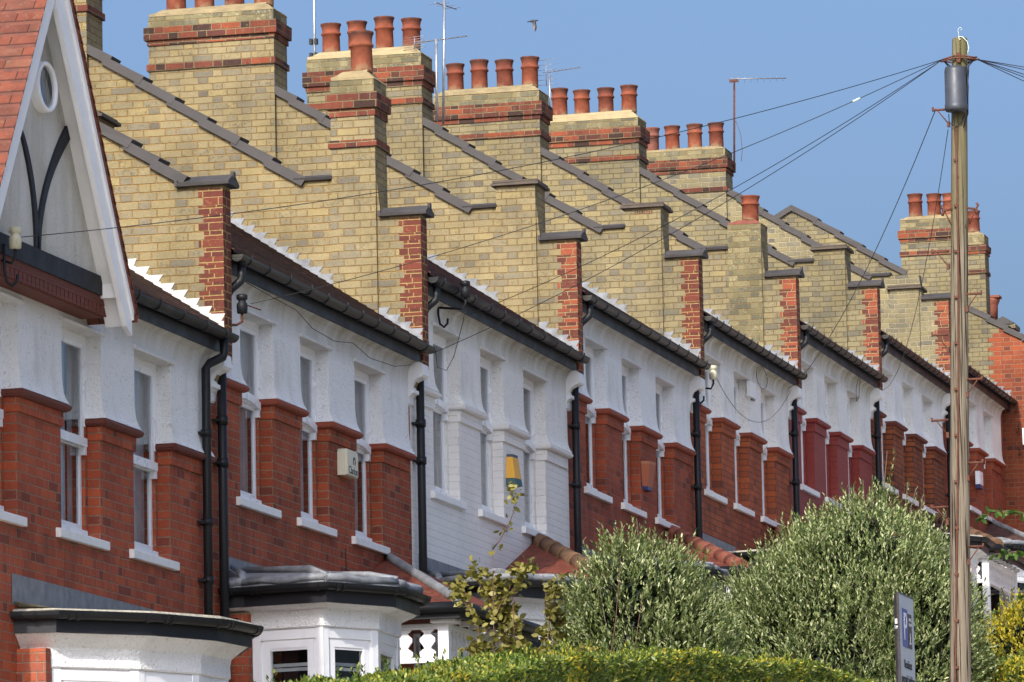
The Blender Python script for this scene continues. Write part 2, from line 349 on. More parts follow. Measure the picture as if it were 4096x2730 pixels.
def stack(parent, name, x0, x1, y0, y1, z0, levels, ymat, top=None, label=None):
    """levels: list of (z_from, z_to, projection, material slot 0 stock 1 band 2 grime)"""
    b = MB(); z = z0
    for a, c, pr, mi in levels:
        if a > z + 1e-4: b.box(x0, x1, y0, y1, z, a, 0)
        b.box(x0 - pr, x1 + pr, y0 - pr, y1 + pr, a, c, mi); z = c
    return b.build(name, [ymat, 'band', 'grime'], parent, label, .003)
def coping_run(b, pts, y0, y1, L=.40):
    """overlapping coping tiles laid up a slope (list of (x,z) from low to high)"""
    (xa, za), (xb, zb) = pts; d = Vector((xb - xa, 0, zb - za)); n = max(1, round(d.length / L)); u = d / n; up = Vector((-u.z, 0, u.x)).normalized()
    if up.z < 0: up = -up
    for i in range(n):
        lo = Vector((xa, 0, za)) + u * i - u * .14; hi = Vector((xa, 0, za)) + u * (i + 1)
        lo += up * .034; hi += up * .004
        w = random.uniform(-.006, .006)
        q = [(lo, -.05), (hi, -.05), (hi, .035), (lo, .045)]
        pr = [(p.x + up.x * t, p.z + up.z * t) for p, t in q]
        b.extr(pr, 'y', y0 - .045 + w, y1 + .045 + w)

def firewall(H, n, w, ymat, qmat, style):
    y0, y1 = w, w + .215; z = lambda q: q + B0; f = .145
    b = MB()
    pr = [(-6.9, 0), (-.02, 0), (-.02, z(.58)), (.03, z(.66)), (f, z(.86)), (f, z(2.40))]
    if style == 'gable0': pr += [(-.25, z(2.42)), (-.98, z(2.955)), (-3.42, z(4.62)), (-6.9, z(2.3))]
    elif style == 'plain7': pr = pr[:2] + [(-.02, z(2.30)), (-.45, z(2.62)), (-.6, z(2.62)), (-1.59, z(3.29)), (-3.42, z(4.49)), (-6.9, z(2.2))]
    else: pr += [(-.26, z(2.40)), (-.30, z(2.80)), (-1.13, z(2.80)), (-3.42, z(4.36)), (-6.9, z(2.1))]
    b.extr(pr, 'y', y0, y1)
    W = b.build('party_wall', ymat, H)
    # red quoin toothed into the yellow face, one course at a time
    if style != 'plain7':
        q = MB(); k0 = math.floor(z(.95) / .075) + 1
        for k in range(k0, math.floor(z(2.39) / .075)):
            wd = .222 if k % 2 == 0 else .175
            q.box(f - wd, f + .003, y0 - .004, y0 + .10, k * .075, k * .075 + .075)
        q.box(f - .1, f + .004, y0 + .1, y1 + .003, k0 * .075, math.floor(z(2.39) / .075) * .075)
        q.box(f - .13, f + .003, y0 - .003, y1 + .002, z(.88), k0 * .075)
        q.build('red_quoin', qmat, W, None, .0015)
    # copings
    c = MB()
    if style == 'gable0': coping_run(c, [(-.24, z(2.45)), (-.98, z(2.985))], y0, y1, .36)
    elif style == 'plain7':
        coping_run(c, [(.36, z(2.11)), (-.50, z(2.655))], y0, y1, .34); c.build('coping', 'coping', W, None, .003); c = MB(); coping_run(c, [(-1.59, z(3.30)), (-3.42, z(4.50))], y0, y1, .42); coping_run(c, [(-4.2, z(3.99)), (-3.40, z(4.51))], y0, y1)
    else:
        coping_run(c, [(-1.10, z(2.80)), (-3.44, z(4.38))], y0, y1, .40)
        c.extr([(y0 - .04, z(2.802)), (y1 + .04, z(2.802)), (y1 + .05, z(2.83)), ((y0 + y1) / 2, z(2.875)), (y0 - .05, z(2.83))], 'x', -1.14, -.745)
    c.build('coping', 'coping', W, None, .003)
    if style != 'plain7':
        ym = (y0 + y1) / 2; c = MB()
        c.extr([(y0 - .055, z(2.402)), (y1 + .055, z(2.402)), (y1 + .06, z(2.43)), (ym + .02, z(2.505)), (ym - .02, z(2.505)), (y0 - .06, z(2.43))], 'x', -.275, .215)
        c.box(.195, .222, ym - .03, ym + .03, z(2.47), z(2.525)); c.box(-.275, -.25, y0 - .066, y0 + .01, z(2.40), z(2.455)); c.build('quoin_cap', 'coping', W, None, .003)
    # carved bracket carrying the end of the wall
    k = MB()
    pf = [(0, z(.50)), (.0, z(.95)), (.125, z(.93)), (.165, z(.90)), (.17, z(.80)), (.15, z(.775)), (.115, z(.765)), (.07, z(.735)), (.045, z(.69)), (.045, z(.66)), (.075, z(.655)), (.075, z(.62)), (.045, z(.61)), (.022, z(.58)), (.018, z(.52))]
    if style != 'plain7': k.extr(pf, 'y', y0 - .10, y0 + .13); k.build('corbel', 'smooth_white', H)
    return W

def flashing(W, w, mat, xa=.142, steps=24):
    b = MB(); y = w - .006; z = lambda q: q + B0; dx = .1136; zr = lambda x: z(1.15 + .66 * (.13 - x)); x = xa
    for i in range(steps):
        x1 = x - dx; top = zr(x) + .125 + random.uniform(-.006, .006); lo = zr(x) + .062
        b.poly([(x1, y, zr(x1) - .04), (x, y, zr(x) - .04), (x, y, lo), (x - .022, y, lo), (x + .016 + random.uniform(-.006, .006), y - .002, top), (x1, y, top)])
        x = x1
    return b.build('lead_flashing', mat, W, None, .002)

def gutter(H, y0, y1, w, mat='gutter', hook=.8):
    z = lambda q: q + B0; zt = z(1.075); cx, r = .202, .058; b = MB(); n = 9
    prof = [(cx + r * math.cos(math.pi + math.pi * k / n), zt + r * math.sin(math.pi + math.pi * k / n) * 1.05) for k in range(n + 1)]
    prof += [(cx + r - .006, zt + .004)] + [(cx + (r - .006) * math.cos(-math.pi * k / n), zt + (r - .006) * math.sin(-math.pi * k / n)) for k in range(n + 1)]
    b.extr(prof, 'y', y0, y1, 0, True)
    b.extr(prof[:n + 1], 'y', y0 - .006, y0 + .002, 0); b.extr(prof[:n + 1], 'y', y1 - .002, y1 + .006, 0)
    G = b.build('gutter', mat, H); y = y0 + .25
    while y < y1:
        rings = []; h = MB()
        for k in range(n + 1):
            a = math.pi + math.pi * k / n; rings.append([(cx + rr * math.cos(a), y + dy, zt + rr * math.sin(a) * 1.05) for rr, dy in ((r - .001, 0), (r + .008, 0), (r + .008, .03), (r - .001, .03))])
        rings.append([(cx + r + dx, y + dy, zt + .022) for dx, dy in ((-.004, 0), (.007, 0), (.007, .03), (-.004, .03))])
        h.loft(rings, 0, True, True, False); h.build('gutter_bracket', 'black', G); y += hook * random.uniform(.85, 1.1)
    return G

def window(H, a, b_, idx, trans=-.06, colr='upvc', net='net', modern=False):
    z = lambda q: q + B0; b = MB(); q0, q1 = -.985, .68; x0, x1 = -.175, -.112; t = .058
    b.box(x0, x1, a, a + t, z(q0), z(q1)); b.box(x0, x1, b_ - t, b_, z(q0), z(q1)); b.box(x0, x1 + .002, a + t, b_ - t, z(q1 - .06), z(q1)); b.box(x0, x1 + .02, a + t, b_ - t, z(q0), z(q0 + .075))
    F = b.build('window', colr, H)
    s = MB(); st = .042
    # lower sash set back, upper sash in front, meeting rail, horns
    for (qa, qb, xa, xb) in ((q0 + .075, trans, -.172, -.142), (trans, q1 - .06, -.150, -.118)):
        s.box(xa, xb, a + t, a + t + st, z(qa), z(qb)); s.box(xa, xb, b_ - t - st, b_ - t, z(qa), z(qb)); s.box(xa, xb, a + t + st, b_ - t - st, z(qb - .04), z(qb)); s.box(xa, xb, a + t + st, b_ - t - st, z(qa), z(qa + .05))
    ym = (a + b_) / 2; arc = []
    for k in range(9): arc.append((a + t + (b_ - a - 2 * t) * k / 8, (0 if modern else .055) * (1 - ((k - 4) / 4) ** 2)))
    top = [(y, z(trans + .035 + d)) for y, d in arc]; bot = [(y, z(trans - .035 + d)) for y, d in arc]
    s.extr(bot + top[::-1], 'x', -.149, -.088)
    for yy in (a + t, b_ - t - .05): s.box(-.15, -.095, yy, yy + .05, z(trans - .10), z(trans - .03))
    if modern: s.box(-.14, -.105, a + .2, b_ - .2, z(q1 - .05), z(q1 - .02))
    s.build('sash', colr, F)
    p = MB()
    for (qa, qb, xx) in ((q0 + .12, trans - .03, -.158), (trans + .045, q1 - .1, -.135)):
        p.poly([(xx, a + t + st - .01, z(qa)), (xx, b_ - t - st + .01, z(qa)), (xx, b_ - t - st + .01, z(qb)), (xx, a + t + st - .01, z(qb))])
    p.build('pane', 'glass', F)
    c = MB(); N = 60; R_ = random.Random(idx * 7 + len(H.name)); ph = R_.uniform(0, 6)
    xs = [-.24 + .03 * math.sin(k * 1.15 + ph + .7 * math.sin(k * .31 + ph)) for k in range(N + 1)]
    gap = {0: (), 1: range(46, 54), 2: (), 3: range(38, 47), 4: ()}[idx % 5]
    for k in range(N):
        if k in gap: continue
        ya, yb = a + (b_ - a) * k / N, a + (b_ - a) * (k + 1) / N
        c.poly([(xs[k], ya, z(q0)), (xs[k + 1], yb, z(q0)), (xs[k + 1], yb, z(q1)), (xs[k], ya, z(q1))], 0, True)
    c.poly([(-.3, a - .1, z(q0)), (-.3, b_ + .1, z(q0)), (-.3, b_ + .1, z(q1)), (-.3, a - .1, z(q1))], 1)  # dark sheet behind the curtain, standing for the room's shade
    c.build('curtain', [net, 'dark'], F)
    sl = MB(); sl.extr([(-.115, z(-1.06)), (.04, z(-1.06)), (.045, z(-1.055)), (.045, z(-.995)), (.04, z(-.988)), (-.115, z(-.972))], 'y', a - .14, b_ + .10)
    sl.build('sill', 'sill', F)
    return F

def pier(Hd, y0, y1, cy0, cy1, capm, ren, brm):
    """brick pier top: moulded cap and the flared foot of the render above"""
    z = lambda q: q + B0
    cap = MB(); prof = [(-.11, -.052), (.030, -.052), (.048, -.05), (.070, -.038), (.081, -.02), (.079, -.002), (.06, .010), (-.11, .015)]
    rings = [[(x, cy0 + (.05 - min(.05, max(0, x)) if x < .05 else 0) * 0, z(q)) for x, q in prof], [(x, cy1, z(q)) for x, q in prof]]
    # ends follow the moulding so that the cap also projects sideways
    def ring(x, q): s = max(0., min(.05, x * .62)); return (x, s)
    n = len(prof); A = [(x, cy0 + .05 - ring(x, q)[1], z(q)) for x, q in prof]; Bq = [(x, cy1 - .05 + ring(x, q)[1], z(q)) for x, q in prof]
    cap.loft([A, Bq], 0, True, False, False); cap.poly(A, 0); cap.poly(Bq[::-1], 0)
    C = [(-.112, p[1], p[2]) for p in A]; D = [(-.112, p[1], p[2]) for p in Bq]
    for i in range(n - 1):
        cap.poly([A[i], A[i + 1], C[i + 1], C[i]]); cap.poly([Bq[i + 1], Bq[i], D[i], D[i + 1]])
    cap.build('pier_cap', capm, Hd, None, .002)
    for q, fx in ((.012, .066), (.03, .056), (.06, .040), (.10, .028), (.16, .02), (.24, .015), (.40, .014), (.69, .015)):
        s = (fx - .014) * .8; ren.append((q, fx, y0 - s, y1 + s))

def render_piers(b, data):
    z = lambda q: q + B0
    for lv in data:
        b.loft([[(-.3, y0, z(q)), (fx, y0, z(q)), (fx, y1, z(q)), (-.3, y1, z(q))] for q, fx, y0, y1 in lv], 0, True, True, False)

def bay(H, plan, qh, top, n_lead, felt=False, zmat='roughcast1', lk=1.):
    """bay window: plan is the list of (x, y) outer corners from wall to wall, qh the window head level"""
    z = lambda q: q + B0; cx = .3; cy = sum(p[1] for p in plan) / len(plan)
    def off(d):
        out = []
        N = len(plan)
        for i, p in enumerate(plan):
            p = Vector(p); e = []
            if i > 0: a = (p - Vector(plan[i - 1])).normalized(); e.append(Vector((a.y, -a.x)))
            if i < N - 1: a = (Vector(plan[i + 1]) - p).normalized(); e.append(Vector((a.y, -a.x)))
            nrm = sum(e, Vector((0, 0))).normalized()
            q = p + nrm * d / max(.5, nrm.dot(e[0]))
            if i in (0, N - 1): q = Vector((p.x, p.y + (-d if i == 0 else d)))
            out.append((q.x, q.y))
        return out
    qf, qg = top - .205, top - .04
    r = MB()
    lv = [(qh, .0), (qh + .012, .012), (qh + .10, .008), (qh + .16, .02), (qf - .02, .12), (qf, .15)]
    rings = [[(x, y, z(q)) for x, y in off(d)] for q, d in lv]; r.loft(rings, 0, False, False, False)
    r.poly([(x, y, z(qh)) for x, y in plan][::-1]); r.poly([(x, y, z(qf)) for x, y in off(.15)])
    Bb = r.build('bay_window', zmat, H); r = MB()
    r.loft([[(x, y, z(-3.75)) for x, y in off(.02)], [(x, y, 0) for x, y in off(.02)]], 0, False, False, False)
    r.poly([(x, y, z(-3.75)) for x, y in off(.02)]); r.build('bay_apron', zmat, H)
    # windows
    wf = MB(); pn = MB(); ct = MB(); sil = MB()
    for i in range(len(plan) - 1):
        p, q = Vector((*plan[i], 0)), Vector((*plan[i + 1], 0)); d = q - p; L = d.length; u = d / L; nrm = Vector((u.y, -u.x, 0))
        if i in (0, len(plan) - 2): continue
        def fb(s0, s1, qa, qb, d0, d1):
            P = [p + u * s + nrm * dd for s, dd in ((s0, d0), (s1, d0), (s1, d1), (s0, d1))]
            wf.extr([(v.x, v.y) for v in P], 'z', z(qa), z(qb))
        fb(0, .075, -3.72, qh - .001, -.09, -.005); fb(L - .075, L, -3.72, qh - .001, -.09, -.005)
        fb(.075, L - .075, qh - .09, qh - .002, -.08, -.012); fb(.075, L - .075, -3.72, -3.64, -.08, -.01)
        fb(.105, .165, -3.64, qh - .09, -.07, -.022); fb(L - .165, L - .105, -3.64, qh - .09, -.07, -.022); fb(.165, L - .165, qh - .165, qh - .09, -.07, -.022)
        for s0, s1 in ((.075, .105), (L - .105, L - .075)): fb(s0, s1, -3.64, qh - .09, -.08, -.035)
        if L > .6: fb(.165, L - .165, qh - .185, qh - .165, -.06, -.03)
        a, c_ = p + u * .16 + nrm * -.05, p + u * (L - .16) + nrm * -.05
        pn.poly([(a.x, a.y, z(-3.62)), (c_.x, c_.y, z(-3.62)), (c_.x, c_.y, z(qh - .16)), (a.x, a.y, z(qh - .16))])
        a, c_ = p + u * .02 + nrm * -.5, p + u * (L - .02) + nrm * -.5
        ct.poly([(a.x, a.y, z(-3.72)), (c_.x, c_.y, z(-3.72)), (c_.x, c_.y, z(qh)), (a.x, a.y, z(qh))], 0)  # dark sheet painted for the shade of the room
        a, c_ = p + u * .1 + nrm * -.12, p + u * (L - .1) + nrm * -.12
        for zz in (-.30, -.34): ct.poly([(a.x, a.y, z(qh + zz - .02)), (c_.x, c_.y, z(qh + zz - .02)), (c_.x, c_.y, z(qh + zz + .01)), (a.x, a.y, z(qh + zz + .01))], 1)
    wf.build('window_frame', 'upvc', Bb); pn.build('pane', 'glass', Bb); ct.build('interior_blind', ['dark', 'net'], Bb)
    # fascia, gutter, roof
    fa = MB(); o0, o1 = off(.145), off(.175)
    for i in range(len(plan) - 1):
        fa.poly([(*o1[i], z(qf)), (*o1[i + 1], z(qf)), (*o1[i + 1], z(qg)), (*o1[i], z(qg))]); fa.poly([(*o0[i], z(qf)), (*o1[i], z(qf)), (*o1[i + 1], z(qf)), (*o0[i + 1], z(qf))][::-1])
    fa.poly([(*o0[0], z(qf)), (*o1[0], z(qf)), (*o1[0], z(qg)), (*o0[0], z(qg))])
    fa.build('fascia', 'fascia', Bb)
    gb = MB(); og = off(.225); rings = []
    pathp = [Vector((x, y, z(qg - .01))) for x, y in og]
    prof = [(.052 * math.cos(math.pi + math.pi * k / 7), .056 * math.sin(math.pi + math.pi * k / 7)) for k in range(8)] + [(.052, .008), (-.052, .008)]
    for i, p in enumerate(pathp):
        d = (pathp[min(i + 1, len(pathp) - 1)] - pathp[max(0, i - 1)]).normalized(); nr = Vector((d.y, -d.x, 0))
        rings.append([p + nr * a + Vector((0, 0, c)) for a, c in prof])
    gb.loft(rings, 0, True, True, False)
    for i in range(len(pathp) - 1):
        for t in ((.12, .2, .9) if i else (.5,)):
            p = pathp[i].lerp(pathp[i + 1], t); d = (pathp[i + 1] - pathp[i]).normalized(); nr = Vector((d.y, -d.x, 0))
            gb.loft([[p + nr * (a * 1.12) + Vector((0, 0, c * 1.12)) + d * e for a, c in prof] for e in (-.02, .02)], 0, True, True, False)
    gb.build('gutter', 'black', Bb)
    rf = MB(); oe = off(.20); e0 = [(x, y, z(top - .035)) for x, y in oe]; fk = .0 if felt else lk
    e1 = [(x * .985, cy + (y - cy) * .985, z(top - .012 + .032 * fk)) for x, y in oe]
    yw0, yw1 = oe[0][1] + .0, oe[-1][1]
    e2 = [(x * .82, cy + (y - cy) * .9, z(top + .0 + .07 * fk)) for x, y in oe]
    back = [(.001, yw0 + (yw1 - yw0) * i / (len(oe) - 1), z(top + .04 + .12 * fk)) for i in range(len(oe))]
    rf.loft([e0, e1, e2, back], 0, False, False, False)
    roof = rf.build('bay_roof', 'felt' if felt else 'lead', Bb, None, .006)
    if not felt:
        rl = MB()
        for i in range(len(oe)):
            a = Vector(e1[i]); c = Vector(back[i]); m_ = Vector(e2[i])
            rl.tube([a - Vector((0, 0, .05)), a + Vector((0, 0, .012)), m_ + Vector((0, 0, .02)), c + Vector((0, 0, .015))], [.02, .035, .035, .03], 8)
        for i in range(len(oe) - 1): rl.tube([Vector(e1[i]).lerp(Vector(e1[i + 1]), t) + Vector((0, 0, -.012 + .012 * math.sin(t * 9))) for t in (0, .25, .5, .75, 1)], .036, 8)
        rl.build('lead_roll', 'lead', roof, None, .006)
    fl = MB(); fl.poly([(.006, yw0 - .02, z(top + .02)), (.006, yw1, z(top + .12)), (.006, yw1 + .05, z(top + .26)), (.006, yw0 - .02, z(top + .26))]); fl.build('flashing', 'lead', Bb, None, .003)
    return Bb

def porch(H, y0, ya, y1, roofm, hipm, lead_hip=False, qe=-1.75, qt=-1.08, xe=1.3):
    z = lambda q: q + B0
    r = MB()
    A, Bp, C, D, E_ = (0.005, y0, z(qe)), (xe, y0, z(qe)), (0.005, ya, z(qt)), (xe, y1, z(qe)), (0.005, y1, z(qt))
    r.poly([A, Bp, C]); r.poly([Bp, D, E_, C]); r.poly([D, (0.005, y1, z(qe)), E_]); r.poly([A, (0.005, y1, z(qe)), D, Bp])
    P = r.build('porch_roof', roofm, H)
    h = MB(); a, c = Vector(Bp), Vector(C); n = 7
    if lead_hip:
        h.tube([a.lerp(c, t) + Vector((0, 0, .012)) for t in np.linspace(0, 1, 12)], .05, 8)
    else:
        for i in range(n):
            p0, p1 = a.lerp(c, i / n), a.lerp(c, (i + 1.08) / n); h.tube([p0, p1], [.098, .085], 12)
    h.build('hip_tile', 'lead' if lead_hip else hipm, P, None, .003)
    f = MB(); f.box(.02, xe - .05, y0 + .02, y0 + .045, z(qe - .13), z(qe - .005)); f.box(xe - .05, xe - .02, y0 + .02, y1, z(qe - .13), z(qe - .005)); f.build('fascia', 'fascia', P)
    g = MB(); zt = z(qe - .03)
    g.tube([(.02, y0 - .03, zt), (xe + .03, y0 - .03, zt), (xe + .04, y1, zt)], .05, 10); g.build('gutter', 'black', P)
    # white fretwork screen
    b = MB(); q0, q1 = qe - .16, qe - .47; xo = xe - .22; yo = y0 + .22
    for x in (xo, .10): b.box(x - .05, x + .05, yo - .05, yo + .05, 0, z(q0 + .02))
    b.box(xo - .05, xo + .05, y1 - .35, y1 - .25, 0, z(q0 + .02))
    b.box(.15, xo - .05, yo - .035, yo + .035, z(q0 - .05), z(q0)); b.box(.15, xo - .05, yo - .035, yo + .035, z(q1 - .05), z(q1)); b.box(xo - .035, xo + .035, yo + .05, y1 - .35, z(q0 - .05), z(q0)); b.box(xo - .035, xo + .035, yo + .05, y1 - .35, z(q1 - .05), z(q1))
    for cx, cy in ((xo, yo),): b.box(cx - .1, cx + .13, cy - .13, cy + .1, z(q0), z(q0 + .03))
    sp = [(.03, 0), (.075, .01), (.08, .05), (.05, .075), (.03, .085), (.045, .11), (.075, .15), (.075, .18), (.04, .21), (.03, .225), (.06, .25), (.06, .262)]
    hgt = q0 - .05 - q1; k = hgt / .262
    def splat(c, ax, wd):
        pr = [(c + s_ * wd / .08, z(q1) + t * k) for s_, t in sp] + [(c - s_ * wd / .08, z(q1) + t * k) for s_, t in sp[::-1]]
        b.extr(pr, ax, (yo if ax == 'y' else xo) - .015, (yo if ax == 'y' else xo) + .015)
    nx = max(3, int((xo - .2) / .2))
    for i in range(nx): splat(.15 + (xo - .2) * (i + .5) / nx, 'y', .078)
    ny = int((y1 - .35 - yo) / .14)
    for i in range(ny): splat(yo + .1 + (y1 - .45 - yo) * (i + .5) / ny, 'x', .045)
    for i in range(8): b.box(xo + .03, xo + .12, yo + .1 + i * .33, yo + .16 + i * .33, z(q0), z(q0 + .05))
    b.build('porch_screen', 'smooth_white', H)
    return P

LBL = ['nearest terraced house, white half timbered gable with round window at the left edge',
       'red brick terraced house with a cream alarm box, next after the white gabled one',
       'terraced house with white painted brick piers and a yellow alarm box',
       'red brick terraced house with a faded brown alarm box, just beyond the white painted one',
       'orange red brick terraced house with a small white box under its eaves',
       'terraced house with brick piers painted solid dark red',
       'terraced house of brown red brick with wide black joints, partly hidden by the pole',
       'last house of the terrace, right of the pole, with a white and blue alarm box']
YM = ['yel_a', 'yel_a', 'yel_b', 'yel_c', 'yel_c', 'yel_d', 'yel_pale', 'yel_d']
QM = ['quoin_dark', 'quoin_dark', 'quoin_lit', 'quoin_dark', 'quoin_lit', 'quoin_lit', 'quoin_lit', 'quoin_lit']
FM = ['red0', 'red1', 'white_brick', 'red3', 'red4', 'red5', 'red6', 'red7']
CM = ['arris_dark', 'arris', 'white_brick', 'arris', 'arris', 'red5', 'arris_dark', 'arris']
houses = []
for n in range(8):
    ys, ye = WE[n], WE[n + 1]; w = ye - ys; k = w / 6.69
    H = empty('terraced_house', (0, ys, ZC[n] - B0), LBL[n], 'house', 'terraced houses stepping up the hill'); houses.append(H)
    z = lambda q: q + B0
    last = n == 7
    wF = w + (.12 if last else 0)
    # openings and piers along the front
    op = [(.90 * k, 1.92 * k), (2.80 * k, 3.75 * k), (4.64 * k, 5.62 * k)]
    if n == 0: op = [(.80, 1.60), (2.66, 3.66), (4.54, 5.54)]
    if last: op = [(.9, 1.75), (2.25 + .1, 3.1), (3.85, 4.65)]
    sp = .10 if n < 1 else .33
    piers = [(sp, op[0][0]), (op[0][1], op[1][0]), (op[1][1], op[2][0]), (op[2][1], (w - .10 if not last else 5.62))]
    fw = MB()
    fw.box(-.3, 0, -.1 if n == 0 else .0, wF - .002, 0, z(-1.06))
    for i, (a, b_) in enumerate(piers):
        a0 = .0 if i == 0 else a; b0 = (wF - .002) if i == 3 else b_
        fw.box(-.11, 0, a0, b0, z(-1.06), z(-.053))
        fw.box(-.3, -.11, a0 - (.06 if i else 0), b0 + (.06 if i < 3 else 0), z(-1.06), z(-.053))
        fw.box(-.105, .022, a - .012, b_ + .012 if i < 3 else b_ - .004, z(-.165), z(-.0525))
    if n: fw.box(-.3, .0, .218, sp - .003, z(-.052), z(.95)); fw.box(-.3, .0, .0, .216, z(-.052), z(.0))
    fw.box(-.3, .0, piers[3][1] + .003, wF - .002, z(-.052), z(.92))
    fw.build('front_wall', FM[n], H)
    rn = []
    for i, (a, b_) in enumerate(piers):
        lv = []; pier(H, a, b_, a - .05, b_ + .05 if i < 3 else b_ + .02, CM[n], lv, FM[n]); rn.append(lv)
    rb = MB(); render_piers(rb, rn)
    ya, yb = sp, piers[3][1]
    rb.box(-.3, .015, ya, yb, z(.69), z(.76))
    cove = [(.015, .76), (.016, .80), (.024, .84), (.042, .885), (.075, .915), (.115, .932)]
    for i in range(len(cove) - 1):
        (x0, q0), (x1, q1) = cove[i], cove[i + 1]; rb.poly([(x0, ya, z(q0)), (x0, yb, z(q0)), (x1, yb, z(q1)), (x1, ya, z(q1))], 0, True)
    rb.poly([(x, ya, z(q)) for x, q in cove] + [(-.3, ya, z(.932)), (-.3, ya, z(.76))]); rb.poly(([(x, yb, z(q)) for x, q in cove] + [(-.3, yb, z(.932)), (-.3, yb, z(.76))])[::-1])
    for a, b_ in op:   # bead along the window heads
        rb.extr([(.014, z(.684)), (.046, z(.688)), (.05, z(.705)), (.034, z(.725)), (.014, z(.735))], 'y', a - .05, b_ + .05)
        rb.box(-.3, -.10, a, b_, z(.68), z(.693))
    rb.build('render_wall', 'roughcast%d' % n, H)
    for i, (a, b_) in enumerate(op): window(H, a, b_, i + n * 3, -.19 if n == 0 else -.06, 'upvc', 'net', n == 0)
    # eaves
    fa = MB(); g0 = .22
    fy0 = .16 if n else 3.6; fy1 = w - .02
    fa.box(.10, .128, fy0, fy1, z(.925), z(1.06)); fa.build('fascia', 'fascia', H)
    gl = gutter(H, g0 if n else 3.70, w + .06 if not last else w - .03, w, 'black' if n in (0, 2, 7) else 'gutter', [.62, .62, .62, .55, .42, .42, .38, .38][n])
    # roof
    rf = MB(); ys_, ye_ = (.215 if n else -2.), (w if not last else w)
    zr = lambda x: z(1.12 + .66 * (.17 - x))
    rf.poly([(.175, ys_, zr(.175)), (.175, ye_, zr(.175)), (-3.42, ye_, zr(-3.42)), (-3.42, ys_, zr(-3.42))]); rf.poly([(.175, ys_, zr(.175) - .02), (-3.42, ys_, zr(-3.42) - .06), (-3.42, ye_, zr(-3.42) - .06), (.175, ye_, zr(.175) - .02)])
    rf.poly([(.175, ys_, zr(.175) - .02), (.175, ye_, zr(.175) - .02), (.175, ye_, zr(.175)), (.175, ys_, zr(.175))])
    rf.poly([(-3.42, ys_, zr(-3.42)), (-3.42, ye_, zr(-3.42)), (-7.0, ye_, zr(.16)), (-7.0, ys_, zr(.16))])
    rf.box(-6.9, -6.65, ys_, ye_, 0, zr(.1) - .1)
    # exposed butts of the tile courses
    for i in range(30):
        x = .175 - .084 * i; rf.extr([(x, zr(x) - .002), (x + .004, zr(x) + .012), (x - .09, zr(x - .09) + .004)], 'y', ys_, ye_)
    Rf = rf.build('roof', 'tile_brown' if n in (0, 1) else 'tile_dark', H)
    style = 'gable0' if n == 0 else 'plain7' if last else 'std'
    W = firewall(H, n, w, YM[n], QM[n], style)
    flashing(W, w, 'lead_white' if n == 0 else 'lead')
    ym = YM[n]
    # front chimney on the party wall
    s0, s1 = -.75, -.30; yy0, yy1 = w - .035, w + .42
    if n == 1:
        S = stack(H, 'chimney_stack', s0, s1, yy0, yy1, z(1.3), [(z(3.11), z(3.18), .025, 1), (z(3.42), z(3.50), .012, 1), (z(3.50), z(3.655), .04, 1), (z(3.655), z(3.785), .0, 2)], 'yel_b')
        flaunch(S, s0, s1, yy0, yy1, z(3.785), z(3.90), 'cement', .1); pot(S, -.475, w + .17, z(3.885), .40, .112)
    elif n == 4:
        S = stack(H, 'chimney_stack', s0, s1, yy0, yy1, z(1.3), [(z(3.03), z(3.12), .0, 2)], 'grime'); flaunch(S, s0, s1, yy0, yy1, z(3.12), z(3.2), 'hip_red', .1); pot(S, -.475, w + .15, z(3.185), .33, .112)
    elif n in (2, 3, 5, 6):
        dz = {2: 0, 3: 0, 5: -.07, 6: -.45}[n]
        S = stack(H, 'chimney_stack', s0, s1, yy0, yy1, z(1.3), [(z(3.0 + dz), z(3.03 + dz), .0, 0)], ym)
        c = MB(); c.box(s0 - .05, s1 + .05, yy0 - .05, yy1 + .05, z(3.03 + dz), z(3.062 + dz)); c.box(s0 - .03, s1 + .03, yy0 - .03, yy1 + .03, z(3.062 + dz), z(3.09 + dz)); c.build('capping_slab', 'slab', S, None, .006)
        if n == 3: v = MB(); [v.box(-.63 + i * .03, -.613 + i * .03, yy0 - .003, yy0 + .01, z(2.955), z(2.995)) for i in range(8)]; v.build('air_brick', 'band', S)
    if n == 0:
        S = stack(H, 'chimney_stack', -1.42, -.97, yy0, yy1, z(1.3), [(z(3.05), z(3.06), 0, 0)], ym); c = MB(); c.box(-1.47, -.92, yy0 - .05, yy1 + .05, z(3.06), z(3.09)); c.box(-1.44, -.95, yy0 - .03, yy1 + .03, z(3.09), z(3.115)); c.build('capping_slab', 'slab', S, None, .006)
    # ridge chimney with its row of pots
    if n < 7:
        a0, a1 = -4.75, -3.28; b0, b1 = w - .06, w + .47
        b3, bb, bm, bt, tp, fl = {0: (4.58, 4.83, 4.90, 5.06, 5.2, 5.3), 1: (4.66, 4.88, 4.95, 5.08, 5.22, 5.31), 2: (4.58, 4.87, 4.93, 5.08, 5.20, 5.31), 3: (4.50, 4.72, 4.79, 4.97, 5.13, 5.25), 4: (4.48, 4.71, 4.77, 4.95, 5.10, 5.21), 5: (4.44, 4.68, 4.75, 4.92, 5.05, 5.19), 6: (4.27, 4.58, 4.64, 4.80, 4.94, 5.01)}[n]
        S = stack(H, 'chimney_stack', a0, a1, b0, b1, z(1.5), [(z(b3), z(b3 + .072), .022, 1), (z(bb), z(bm), .016, 1), (z(bm), z(bt), .045, 1), (z(bt), z(tp), .0, 2)], ym)
        flaunch(S, a0, a1, b0, b1, z(tp), z(fl), 'render_top' if n in (3, 5) else 'cement', .13)
        for i, x in enumerate((-4.50, -4.17, -3.81, -3.47)): pot(S, x, w + .20 + (.015 if i % 2 else 0), z(fl - .02), .385 + .012 * ((i * 7 + n) % 3), .113, 'pot_soot' if (n == 6 and i == 0) else 'pot')
    else:
